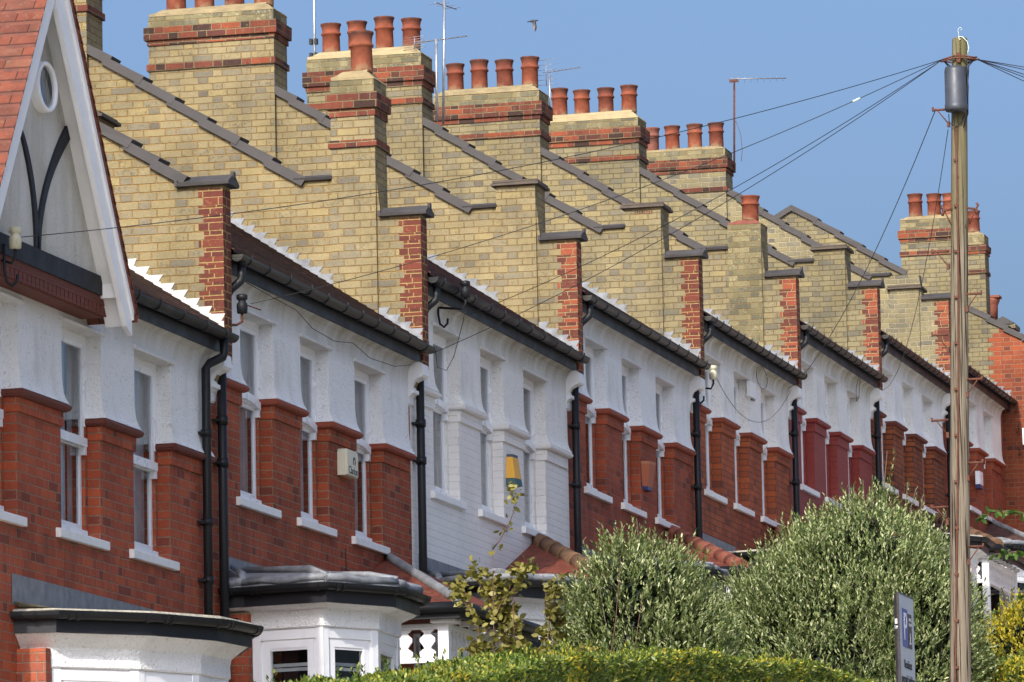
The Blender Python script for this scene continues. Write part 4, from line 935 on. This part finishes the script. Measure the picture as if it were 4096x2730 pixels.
cable('coil_cable', [(.11 , yh + 3.9 + .35 * math.cos(t), zc + .77 + .14 * math.sin(t)) for t in np.linspace(.4, 6.6, 16)], 'round coil of cable under the eaves of the small white box house', .0036)
yh, zc = WE[5], ZC[5]
cable('hanging_cable', [(.12, yh + 4.6, zc + .95), (.08, yh + 4.55, zc + .75), (.06, yh + 4.65, zc + .58), (.08, yh + 4.75, zc + .65), (.1, yh + 4.8, zc + .93)], 'thin loop of cable at the end of the solid dark red house', .0036)
yh, zc = WE[1], ZC[1]
cable('wall_cable', [(.006, yh + 4.27, zc - 1.12), (.006, yh + 4.28, zc - 1.4), (.006, yh + 4.6, zc - 1.46), (.006, yh + 5.0, zc - 1.55), (.006, yh + 5.4, zc - 1.62)], 'thin cable on brick below the cream alarm box')

# ------------------------------------------------------------------ bird
b = MB(); body = [(-.175, .004), (-.15, .02), (-.12, .018), (-.095, .03), (-.05, .05), (0, .058), (.05, .05), (.085, .032), (.105, .026), (.125, .027), (.145, .02), (.155, .007), (.172, .002)]
b.loft([[(x, r * 1.0 * math.cos(2 * math.pi * k / 12), r * .85 * math.sin(2 * math.pi * k / 12) + (.02 if x > .09 else 0) - (.05 * max(0, x - .14) * 6)) for k in range(12)] for x, r in body])
for sy in (-1, 1):
    w_ = [(.07, -.01), (.075, -.09), (.085, -.17), (.07, -.24), (.045, -.30), (.03, -.315), (.01, -.24), (-.01, -.15), (-.015, -.05)]
    top = [(x, sy * (.03 + abs(zz) * .28) + .006, zz) for x, zz in w_]; bt = [(x, sy * (.03 + abs(zz) * .28) - .006, zz) for x, zz in w_]
    b.poly(top); b.poly(bt[::-1])
    for i in range(len(w_)): j = (i + 1) % len(w_); b.poly([top[i], bt[i], bt[j], top[j]])
b.poly([(-.11, -.02, .005), (-.2, -.035, -.012), (-.205, .035, -.012), (-.11, .02, .005)]); b.poly([(-.11, -.02, -.005), (-.11, .02, -.005), (-.205, .035, -.018), (-.2, -.035, -.018)])
s = NT('pigeon_feathers'); zz_ = s.node('ShaderNodeSeparateXYZ'); s.l.new(s.obj(), zz_.inputs[0]); M['bird'] = s.fin(s.mix(s.rng(zz_.outputs[2], -.28, -.08), (.16, .14, .14), (.03, .03, .035)), .7)
o = b.build('flying_bird', 'bird'); o.location = (-25.9, 165.0, 33.05); tag(o, 'dark pigeon in flight with wings down, alone in the blue sky', 'bird')

# ------------------------------------------------------------------ parking sign
SX, SY = 8.3, 33.13
SG = root_at('parking_sign', (SX, SY + .25, zg(SY)), 'tall grey parking permit sign on a dark post in front of the large bush', 'sign')
zt = 3.0 - zg(SY)
M['sign_grey'] = plain('sign_face', (.50, .52, .54), .35, 0, .06, 3, 0); M['sign_blue'] = plain('sign_blue', (.03, .05, .30), .4, 0, .05, 3, 0); M['sign_brown'] = plain('sign_brown', (.045, .022, .018), .5, 0, .1, 3, 0); M['ink'] = plain('sign_ink', (.02, .02, .02), .5, 0, .05, 3, 0); M['post'] = plain('dark_post_paint', (.022, .017, .017), .4, .1, .3, 9, .001, 60)
b = MB(); b.box(-.008, 0, -.25, .25, zt - .95, zt); b.build('panel', 'sign_grey', SG)
b = MB(); b.tube([(-.02, -.20, 0), (-.02, -.20, zt - .003)], .0185, 16); b.build('post', 'post', SG)
b = MB(); b.box(-.012, .002, -.252, .252, zt - .004, zt + .006); b.box(-.012, .002, -.256, -.25, zt - .95, zt); b.build('frame', 'post', SG)
b = MB()
for zz in (-.205, -.74): b.tube([(-.02, -.20, zt + zz - .012), (-.02, -.20, zt + zz + .012)], .021, 16); b.box(-.03, -.012, -.235, -.22, zt + zz + .02, zt + zz + .05)
b.build('clip', 'galv', SG)
b = MB(); b.box(.0005, .003, -.155, .015, zt - .315, zt - .085); b.build('blue_square', 'sign_blue', SG); b = MB(); b.box(.0005, .003, .035, .155, zt - .315, zt - .105); b.build('brown_square', 'sign_brown', SG)
RT = (R(90), 0, R(90))
text('P', .24, M['upvc'], (.0045, -.07, zt - .20), RT, SG, 'letter')
b = MB()
for dy, dz in ((-.025, 0), (.025, 0), (-.025, -.03), (.025, -.03)): b.box(.0035, .005, .095 + dy - .012, .095 + dy + .012, zt - .14 + dz - .009, zt - .14 + dz + .009)
b.box(.0035, .005, .09, .10, zt - .28, zt - .22); b.box(.0035, .005, .07, .12, zt - .288, zt - .276); b.build('symbol', 'upvc', SG)
for t_, zz in (('Resident', -.42), ('permit holders', -.51), ('parking only', -.595), ('past this point', -.685), ('Mon - Fri', -.80)): text(t_, .074, M['ink'], (.0025, .0, zt + zz), RT, SG)

# ------------------------------------------------------------------ vegetation
def leaves_mesh(name, base, direc, nrm, length, width, mats, parent=None, fold=.25, shape=6, matidx=None):
    n = len(base); d = direc / np.linalg.norm(direc, axis=1, keepdims=True); s_ = np.cross(d, nrm); s_ /= np.linalg.norm(s_, axis=1, keepdims=True) + 1e-9; u = np.cross(s_, d)
    L = np.broadcast_to(np.asarray(length, float), (n,))[:, None]; W_ = np.broadcast_to(np.asarray(width, float), (n,))[:, None]
    if shape == 4: tpl = [(0, 0, 0), (.5, .5, fold * .4), (1, 0, 0), (.5, -.5, fold * .4)]
    else: tpl = [(0, 0, 0), (.30, .42, fold * .3), (.68, .40, fold * .3), (1, 0, -.05), (.68, -.40, fold * .3), (.30, -.42, fold * .3)]
    k = len(tpl); V = np.empty((n, k, 3))
    for i, (a, c, e) in enumerate(tpl): V[:, i] = base + d * L * a + s_ * W_ * c + u * W_ * e
    me = bpy.data.meshes.new(name); me.vertices.add(n * k); me.vertices.foreach_set('co', V.reshape(-1).astype(np.float32))
    me.loops.add(n * k); me.loops.foreach_set('vertex_index', np.arange(n * k, dtype=np.int32)); me.polygons.add(n)
    me.polygons.foreach_set('loop_start', np.arange(0, n * k, k, dtype=np.int32)); me.polygons.foreach_set('loop_total', np.full(n, k, dtype=np.int32))
    for m in (mats if isinstance(mats, (list, tuple)) else [mats]): me.materials.append(M[m])
    if matidx is not None: me.polygons.foreach_set('material_index', matidx.astype(np.int32))
    me.update(calc_edges=True); me.validate()
    o = bpy.data.objects.new(name, me); col.objects.link(o)
    if parent: o.parent = parent
    return o
def unit(v): return v / (np.linalg.norm(v, axis=-1, keepdims=True) + 1e-9)
def rdir(n): return unit(RNG.normal(size=(n, 3)))
def shoots(P, D, length, per, spread=.7):
    """leaf positions along shoots that start at P and run along D"""
    n = len(P); t = np.tile((np.arange(per) + .5) / per, (n, 1)); Ls = np.asarray(length)
    if Ls.ndim == 0: Ls = np.full(n, float(Ls))
    base = P[:, None] + D[:, None] * (t * Ls[:, None])[..., None]
    base = base.reshape(-1, 3); Dd = np.repeat(D, per, axis=0); r = rdir(len(base)); r = unit(r - Dd * (r * Dd).sum(1, keepdims=True))
    return base, unit(Dd + r * spread), r
def blob_points(blobs, n, lo=.72, zmin=-9):
    """points near the surface of a union of lumpy ellipsoids, with outward normals"""
    out, nr = [], []; B_ = np.array(blobs, float); area = B_[:, 3] * B_[:, 5] + B_[:, 4] * B_[:, 5]; pr = area / area.sum()
    while sum(len(a) for a in out) < n:
        m = n; i = RNG.choice(len(B_), m, p=pr); d = rdir(m); rad = lo + (1 - lo) * RNG.random(m) ** .5
        lump = 1 + .10 * np.sin(d[:, 0] * 7 + i) * np.sin(d[:, 2] * 6 + 2 * i) + .07 * np.sin(d[:, 1] * 13 + d[:, 2] * 11)
        p = B_[i, :3] + d * B_[i, 3:] * (rad * lump)[:, None]; ok = p[:, 2] > zmin
        for j in range(len(B_)):
            q = (p - B_[j, :3]) / B_[j, 3:]; ok &= ~((i != j) & ((q ** 2).sum(1) < .55))
        out.append(p[ok]); nr.append(unit(d[ok] / B_[i[ok], 3:]))
    return np.concatenate(out)[:n], np.concatenate(nr)[:n]
def stems(name, base, tips, r, mat, parent, wob=.05):
    b = MB(); rg = random.Random(len(tips))
    for t in tips:
        a, c = Vector(base) + Vector((rg.uniform(-.1, .1), rg.uniform(-.1, .1), 0)), Vector(t)
        b.tube([a.lerp(c, s_) + Vector((rg.uniform(-wob, wob), rg.uniform(-wob, wob), 0)) * (s_ * (1 - s_) * 4) for s_ in (0, .25, .5, .75, 1)], [r, r * .8, r * .6, r * .4, r * .2], 6)
    return b.build(name, mat, parent)
M['bark'] = plain('grey_bark', (.10, .085, .06), .9, 0, .3, 20, .003, 80); M['twig_red'] = plain('reddish_twig', (.14, .07, .05), .8, 0, .3, 20, 0)
M['olive_leaf'] = leafmat('grey_green_leaf', [(0, (.05, .08, .02)), (.3, (.12, .165, .05)), (.6, (.22, .265, .095)), (.85, (.37, .40, .18)), (1, (.54, .54, .30))], .22, .42)
M['inner_leaf'] = leafmat('shaded_inner_leaf', [(0, (.008, .014, .004)), (1, (.022, .034, .009))], .1, .7)  # interior shade put into the leaf colour
M['privet_leaf'] = leafmat('privet_leaf', [(0, (.035, .065, .010)), (.35, (.085, .135, .02)), (.7, (.17, .22, .034)), (.88, (.29, .30, .05)), (1, (.50, .45, .08))], .3, .4)
M['golden_leaf'] = leafmat('golden_leaf', [(0, (.22, .22, .02)), (.4, (.45, .36, .025)), (1, (.62, .50, .05))], .35, .45)
M['sapling_leaf'] = leafmat('olive_yellow_leaf', [(0, (.10, .09, .02)), (.5, (.20, .18, .04)), (1, (.34, .30, .09))], .35, .45)
M['climber_leaf'] = leafmat('broad_green_leaf', [(0, (.05, .11, .02)), (.6, (.10, .18, .035)), (1, (.24, .26, .09))], .3, .45)
def bush(loc, blobs, nsh, label, per=10, sl=.20, ll=.046, lw=.0165, mat='olive_leaf', spikes=(), up=.9, grp=None, name='evergreen_bush', core=.8, zmin=None):
    A = root_at(name, loc, label, 'bush', grp); o = np.array(loc); zmin = loc[2] + .1 if zmin is None else zmin
    P, Nn = blob_points(blobs, nsh, .70, zmin); D = unit(Nn * .75 + np.array([0, 0, up]) + rdir(len(P)) * .45)
    Ls = sl * (.6 + .8 * RNG.random(len(P))); b0, d0, n0 = shoots(P - o, D, Ls, per)
    if len(spikes):
        for sx, sy, sz, h in spikes:
            q = 14; Ps = np.array([[sx, sy, sz]]) - o; m = int(h / .016); bb_, dd, nn = shoots(Ps, unit(np.array([[RNG.normal() * .06, 0, 1.]])), np.array([h]), m, .75); b0 = np.concatenate([b0, bb_]); d0 = np.concatenate([d0, dd]); n0 = np.concatenate([n0, nn])
    n = len(b0); fo = leaves_mesh('foliage', b0, d0, n0, ll * (.7 + .6 * RNG.random(n)), lw * (.75 + .5 * RNG.random(n)), mat, A, .3, 6)
    # leaves deeper inside, the shade there painted into their dark colour
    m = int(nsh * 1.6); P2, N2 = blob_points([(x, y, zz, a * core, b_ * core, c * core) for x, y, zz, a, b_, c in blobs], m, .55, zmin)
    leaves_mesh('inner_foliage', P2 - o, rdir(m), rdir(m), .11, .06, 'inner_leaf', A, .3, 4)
    tips = [tuple(p - o) for p in P[RNG.choice(len(P), 70)]]; tips += [(sx - o[0], sy - o[1], sz + h - o[2]) for sx, sy, sz, h in spikes]
    stems('stem', (0, 0, 0), tips, .02, 'bark', A, .12); return A
g2 = zg(57.5); sp2 = []
rg = random.Random(5)
for sx, sz, h in ((3.90, 6.30, .46), (3.05, 5.85, .30), (3.25, 6.0, .26), (3.5, 6.2, .24), (3.62, 6.25, .22), (4.08, 6.2, .24), (4.32, 6.0, .22), (4.52, 5.75, .34), (4.68, 5.6, .3), (2.75, 5.75, .25), (2.55, 5.6, .24), (2.3, 5.4, .25), (3.75, 6.3, .2), (2.9, 5.85, .28), (4.2, 6.15, .18)): sp2.append((sx, 57.5 + rg.uniform(-.3, .3), sz - .05, h))
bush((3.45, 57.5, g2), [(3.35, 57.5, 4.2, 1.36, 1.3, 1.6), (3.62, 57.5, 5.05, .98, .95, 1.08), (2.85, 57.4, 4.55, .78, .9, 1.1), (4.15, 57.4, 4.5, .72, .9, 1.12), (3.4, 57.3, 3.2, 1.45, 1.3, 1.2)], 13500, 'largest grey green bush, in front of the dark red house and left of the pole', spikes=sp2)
sp1 = [(1.92, 52, 5.0, .34), (2.3, 52, 5.24, .24), (2.45, 52, 5.26, .26), (2.62, 52, 5.2, .2), (2.75, 52, 5.1, .28), (2.95, 52, 5.0, .25), (2.15, 52, 5.12, .22), (3.05, 52, 4.9, .2)]
bush((2.45, 52, zg(52)), [(2.45, 52, 4.35, .74, .72, .92), (2.50, 52, 3.4, .95, .85, 1.25), (2.2, 52, 4.0, .6, .6, .85), (2.86, 52, 4.05, .52, .6, .75)], 5200, 'smaller grey green bush standing between the sapling and the largest bush', per=11, sl=.17, spikes=sp1)

def hedge(loc, name, x0, x1, prof, nl, label, mats, pr, ll=.038, lw=.02, base=1.0):
    """clipped hedge following a sloping top profile [(y, z)]"""
    A = root_at(name, loc, label, 'hedge', 'clipped garden hedges'); o = np.array(loc); ys = np.array([p[0] for p in prof]); zs = np.array([p[1] for p in prof])
    n = nl; y = RNG.uniform(ys[0], ys[-1], n); top = np.interp(y, ys, zs) + .03 * np.sin(y * 1.3) + .015 * np.sin(y * 5.3 + 1) ; face = RNG.random(n)
    x = np.empty(n); zz = np.empty(n); N_ = np.zeros((n, 3)); dep = RNG.random(n) ** 1.6 * .14
    t = face < .46; x[t] = RNG.uniform(x0, x1, t.sum()); edge = np.minimum(x - x0, x1 - x)
    zz[t] = (top - dep)[t] - np.maximum(0, .10 - edge[t]) * .7 + .025 * np.sin(x[t] * 9 + y[t] * 4); N_[t, 2] = 1
    s_ = ~t; side = np.where(RNG.random(n) < .6, 1, -1); x[s_] = np.where(side > 0, x1 - dep, x0 + dep)[s_]; zz[s_] = (top - RNG.random(n) ** 1.8 * base)[s_]; N_[s_, 0] = side[s_]
    e = RNG.random(n) < .05; y[e] = ys[0] + dep[e]; x[e] = RNG.uniform(x0, x1, e.sum()); zz[e] = zs[0] - RNG.random(e.sum()) ** 1.3 * base; N_[e] = (0, -1, 0)
    P = np.stack([x, y, zz], 1) - o; D = unit(N_ * .5 + np.array([0, 0, .55]) + rdir(n) * .75)
    patch = np.sin(x * 3.1 + y * 1.7) + np.sin(y * 3.7 - x * 2) + RNG.normal(size=n) * .9; mi = (patch > pr).astype(int)
    leaves_mesh('foliage', P, D, rdir(n), ll * (.65 + .7 * RNG.random(n)), lw * (.7 + .6 * RNG.random(n)), mats, A, .25, 6, mi)
    # sprigs standing proud of the clipped top
    m = 110; yy = RNG.uniform(ys[0], ys[-1], m); Pp = np.stack([RNG.uniform(x0, x1, m), yy, np.interp(yy, ys, zs) + .02], 1) - o; bb_, dd, nn = shoots(Pp, unit(np.array([0, 0, 1.]) + rdir(m) * .35), .05 + .08 * RNG.random(m), 8, .8)
    leaves_mesh('sprig', bb_, dd, nn, ll, lw * .9, mats[0], A, .25, 6)
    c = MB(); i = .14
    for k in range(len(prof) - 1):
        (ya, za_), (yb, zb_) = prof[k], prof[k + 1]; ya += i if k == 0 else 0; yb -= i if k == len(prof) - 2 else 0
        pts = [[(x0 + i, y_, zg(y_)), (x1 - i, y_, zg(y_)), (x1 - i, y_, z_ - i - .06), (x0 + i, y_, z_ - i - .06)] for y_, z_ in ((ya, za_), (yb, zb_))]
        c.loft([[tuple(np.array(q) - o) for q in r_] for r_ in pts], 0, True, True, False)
    c.build('inner_twigs', 'inner_leaf', A, None, .03); return A  # solid core added inside the hedge, interior shade put into its dark colour
hedge((4.2, 42, zg(42)), 'privet_hedge', 3.78, 4.62, [(33.6, 2.50), (35.5, 2.74), (37.5, 2.97), (40.2, 3.24), (42.8, 3.47), (46, 3.67), (49.6, 3.85), (52.5, 3.92)], 150000, 'long clipped green hedge along the bottom of the picture, flecked with yellow', ['privet_leaf', 'golden_leaf'], 1.95)
hedge((5.3, 60, zg(60)), 'privet_hedge', 4.75, 5.75, [(57.5, 4.46), (60, 4.60), (63, 4.78)], 26000, 'short clipped hedge in the bottom right corner below the yellow shrub', ['privet_leaf', 'golden_leaf'], 1.6)
# golden shrub
A = bush((4.55, 64, zg(64)), [(4.5, 64, 4.95, .80, .7, .62), (4.7, 64.0, 4.4, .9, .8, .8)], 2600, 'bright yellow leaved shrub right of the telegraph pole', per=10, sl=.16, ll=.04, lw=.022, mat='golden_leaf', name='golden_shrub')
sp = [(3.95 + i * .032, 64 + rg.uniform(-.08, .08), 5.22 + rg.uniform(0, .12), .25 + rg.uniform(0, .28)) for i in range(34)]
bs, ds, ns = [], [], []
for sx, sy, sz, h in sp:
    a, c, e = shoots(np.array([[sx, sy, sz]]) - np.array([4.55, 64, zg(64)]), unit(np.array([[RNG.normal() * .12, 0, 1.]])), np.array([h]), int(h / .014), .8); bs.append(a); ds.append(c); ns.append(e)
bs, ds, ns = map(np.concatenate, (bs, ds, ns)); leaves_mesh('green_shoot', bs, ds, ns, .045, .022, 'privet_leaf', A)
# sapling with round leaves
A = root_at('young_tree', (3.0, 45, zg(45)), 'thin young tree with sparse yellow olive leaves against the white painted house', 'tree'); o = Vector(A.location)
b = MB(); tw = []; rg = random.Random(12)
def branch(p, d, L, r, lvl):
    pts = [Vector(p)]; d = Vector(d).normalized(); wb = .035 if lvl == 0 else .14
    for i in range(6): d = (d + Vector((rg.uniform(-wb, wb), rg.uniform(-wb, wb), .02))).normalized(); pts.append(pts[-1] + d * L / 6)
    b.tube([q - o for q in pts], [r * (1 - .8 * i / 6) for i in range(7)], 6); 
    if lvl < 2:
        for i in (2, 2, 3, 3, 3, 4, 4, 4, 4, 5, 5, 5, 6) if lvl == 0 else (3, 5):
            if rg.random() < (.9 if lvl == 0 else .7): branch(pts[i], d * .6 + Vector((rg.uniform(-1., 1.), rg.uniform(-.8, .8), .25)), L * rg.uniform(.07, .15) + .08, r * .5, lvl + 1)
    tw.append((pts, lvl))
for dx_, h_ in ((-.12, 2.5), (.12, 2.6), (-.04, 3.35), (.03, 2.95), (.08, 2.75), (-.08, 2.75), (.0, 2.6), (.15, 2.4), (-.15, 2.35)): branch((2.93 + dx_ * 1.6, 45 + dx_, zg(45)), (dx_ * .75, 0, 1), h_, .012, 0)
b.build('stem', 'twig_red', A)
lp, ld = [], []
for pts, lvl in tw:
    for i in range(1, 7):
        for _ in range(7 if lvl else 4):
            q = pts[i - 1].lerp(pts[i], rg.random()) + Vector((rg.uniform(-.05, .05), rg.uniform(-.05, .05), rg.uniform(-.04, .04)))
            if q.z < 3.3 or rg.random() > (.95 if q.z < 4.45 else .45): continue
            lp.append(tuple(q - o)); ld.append((rg.uniform(-1, 1), rg.uniform(-1, 1), rg.uniform(-.5, .7)))
n = len(lp); leaves_mesh('foliage', np.array(lp), np.array(ld), rdir(n), .062 * (.7 + .6 * RNG.random(n)), .042 * (.75 + .5 * RNG.random(n)), 'sapling_leaf', A)
# bare twigs
A = root_at('bare_shrub', (3.42, 45.5, zg(45.5)), 'few leafless reddish twigs between the thin young tree and the smaller bush', 'shrub'); o = Vector(A.location); b = MB(); tw = []
for dx, L_ in ((-.06, 3.15), (.02, 3.3), (.10, 3.0)): branch((3.42, 45.5, zg(45.5)), (dx, 0, 1), L_, .010, 1)
b.build('stem', 'twig_red', A)
# climber reaching in from the right edge
A = root_at('buddleia', (5.6, 61, zg(61)), 'arching green branches with broad leaves reaching in at the right edge', 'shrub'); o = Vector(A.location); b = MB(); lp, ld = [], []
for pts in ([(5.6, 61, 3.0), (5.5, 61, 5.2), (5.1, 61, 6.15), (4.75, 61, 6.36), (4.5, 61, 6.38), (4.25, 61, 6.30)], [(5.6, 61, 3.0), (5.4, 61, 5.0), (5.0, 61, 5.75), (4.7, 61, 5.92), (4.45, 61, 5.9)], [(5.7, 61, 3.0), (5.5, 61.2, 5.5), (5.1, 61.2, 6.6), (4.85, 61.2, 6.9)], [(5.6, 61, 3.), (5.3, 61, 4.9), (4.95, 61, 5.35), (4.75, 61, 5.45)]):
    v = [Vector(p) for p in pts]; b.tube([q - o for q in v], [.014, .012, .009, .007, .005, .003][:len(v)], 6)
    for i in range(1, len(v)):
        for _ in range(15):
            q = v[i - 1].lerp(v[i], rg.random()) - o; lp.append(tuple(q)); ld.append((rg.uniform(-1, 1), rg.uniform(-.8, .4), rg.uniform(-1, .35)))
b.build('stem', 'twig_red', A); n = len(lp); leaves_mesh('foliage', np.array(lp), np.array(ld), rdir(n), .105 * (.6 + .6 * RNG.random(n)), .05 * (.7 + .5 * RNG.random(n)), 'climber_leaf', A)

# ------------------------------------------------------------------ ground
M['soil'] = plain('pale_gravel', (.44, .40, .33), .95, 0, .4, 3, .01, 20); M['asphalt'] = plain('asphalt', (.08, .08, .08), .9, 0, .2, 8, .003, 150); M['paving'] = plain('paving_slab', (.42, .40, .37), .85, 0, .2, 3, .003, 60); M['kerb'] = plain('kerb_stone', (.3, .29, .28), .85, 0, .2, 6, .003, 60)  # unseen gravel and paving made pale to bounce light onto the fronts
ysl = [-60, -20, 0, 8, 20, 35, 49, 60, 80, 100, 140, 250, 600]
gz = lambda y: zg(y) if y < 140 else zg(140) - (y - 140) * .02
def strip(name, x0, x1, dz, mat, y0=-60, y1=600, th=None):
    b = MB(); yy = [y for y in ysl if y0 <= y <= y1]
    for a, c in zip(yy, yy[1:]):
        b.poly([(x0, a, gz(a) + dz), (x1, a, gz(a) + dz), (x1, c, gz(c) + dz), (x0, c, gz(c) + dz)])
        if th: b.poly([(x1, a, gz(a) + dz - th), (x1, c, gz(c) + dz - th), (x1, c, gz(c) + dz), (x1, a, gz(a) + dz)]); b.poly([(x0, a, gz(a) + dz), (x0, c, gz(c) + dz), (x0, c, gz(c) + dz - th), (x0, a, gz(a) + dz - th)])
    o = b.build(name, mat); o['kind'] = 'structure'; return o
strip('ground', -300, 300, 0, 'soil'); strip('road', 9.0, 17.0, .004, 'asphalt', -60, 250); strip('pavement', 5.1, 8.85, .12, 'paving', -60, 250, .12); strip('kerb', 8.852, 9.0, .125, 'kerb', -60, 250, .125); strip('far_kerb', 17.0, 17.15, .125, 'kerb', -60, 250, .125); strip('far_pavement', 17.152, 19.5, .12, 'paving', -60, 250, .12)

# ------------------------------------------------------------------ light and camera
EL, AX = 35., .10
sz_ = math.sin(R(EL)); sx_ = -AX * sz_; sy_ = -math.sqrt(max(0, 1 - sz_ ** 2 - sx_ ** 2)); S_ = Vector((sx_, sy_, sz_))
sun = bpy.data.lights.new('sun', 'SUN'); sun.energy = 2.15; sun.angle = R(.53); sun.color = (1, .93, .82)
so = bpy.data.objects.new('sun', sun); col.objects.link(so); so.rotation_euler = S_.to_track_quat('Z', 'Y').to_euler()
w = bpy.data.worlds.new('World'); sc.world = w; w.use_nodes = True; t = w.node_tree; bg = t.nodes['Background']
sk = t.nodes.new('ShaderNodeTexSky'); sk.sky_type = 'NISHITA'; sk.sun_disc = False; sk.sun_elevation = R(EL); sk.sun_rotation = math.atan2(S_.x, S_.y); sk.altitude = 60; sk.air_density = .85; sk.dust_density = 8.2; sk.ozone_density = 6.0
t.links.new(sk.outputs[0], bg.inputs[0]); bg.inputs[1].default_value = .135
cam = bpy.data.cameras.new('camera'); co = bpy.data.objects.new('camera', cam); col.objects.link(co); sc.camera = co
yaw, pit, rol = R(13.93487), R(7.75494), R(-1.1468752)
Fv = Vector((-math.sin(yaw) * math.cos(pit), math.cos(yaw) * math.cos(pit), math.sin(pit))); rv = Vector((math.cos(yaw), math.sin(yaw), 0)); uv_ = rv.cross(Fv)
r2 = rv * math.cos(rol) + uv_ * math.sin(rol); u2 = -rv * math.sin(rol) + uv_ * math.cos(rol)
co.matrix_world = Matrix(((r2.x, u2.x, -Fv.x, 14.16), (r2.y, u2.y, -Fv.y, 0), (r2.z, u2.z, -Fv.z, 0), (0, 0, 0, 1)))
cam.sensor_width = 36; cam.lens = 22421.29 / 4096 * 36; cam.clip_start = .5; cam.clip_end = 3000
vs = sc.view_settings; vs.view_transform = 'Standard'; vs.look = 'None'; vs.exposure = .88; vs.gamma = 1.
sc.cycles.use_denoising = True; sc.cycles.denoiser = 'OPENIMAGEDENOISE'; sc.cycles.denoising_input_passes = 'RGB_ALBEDO_NORMAL'; sc.cycles.max_bounces = 8; sc.cycles.transparent_max_bounces = 16
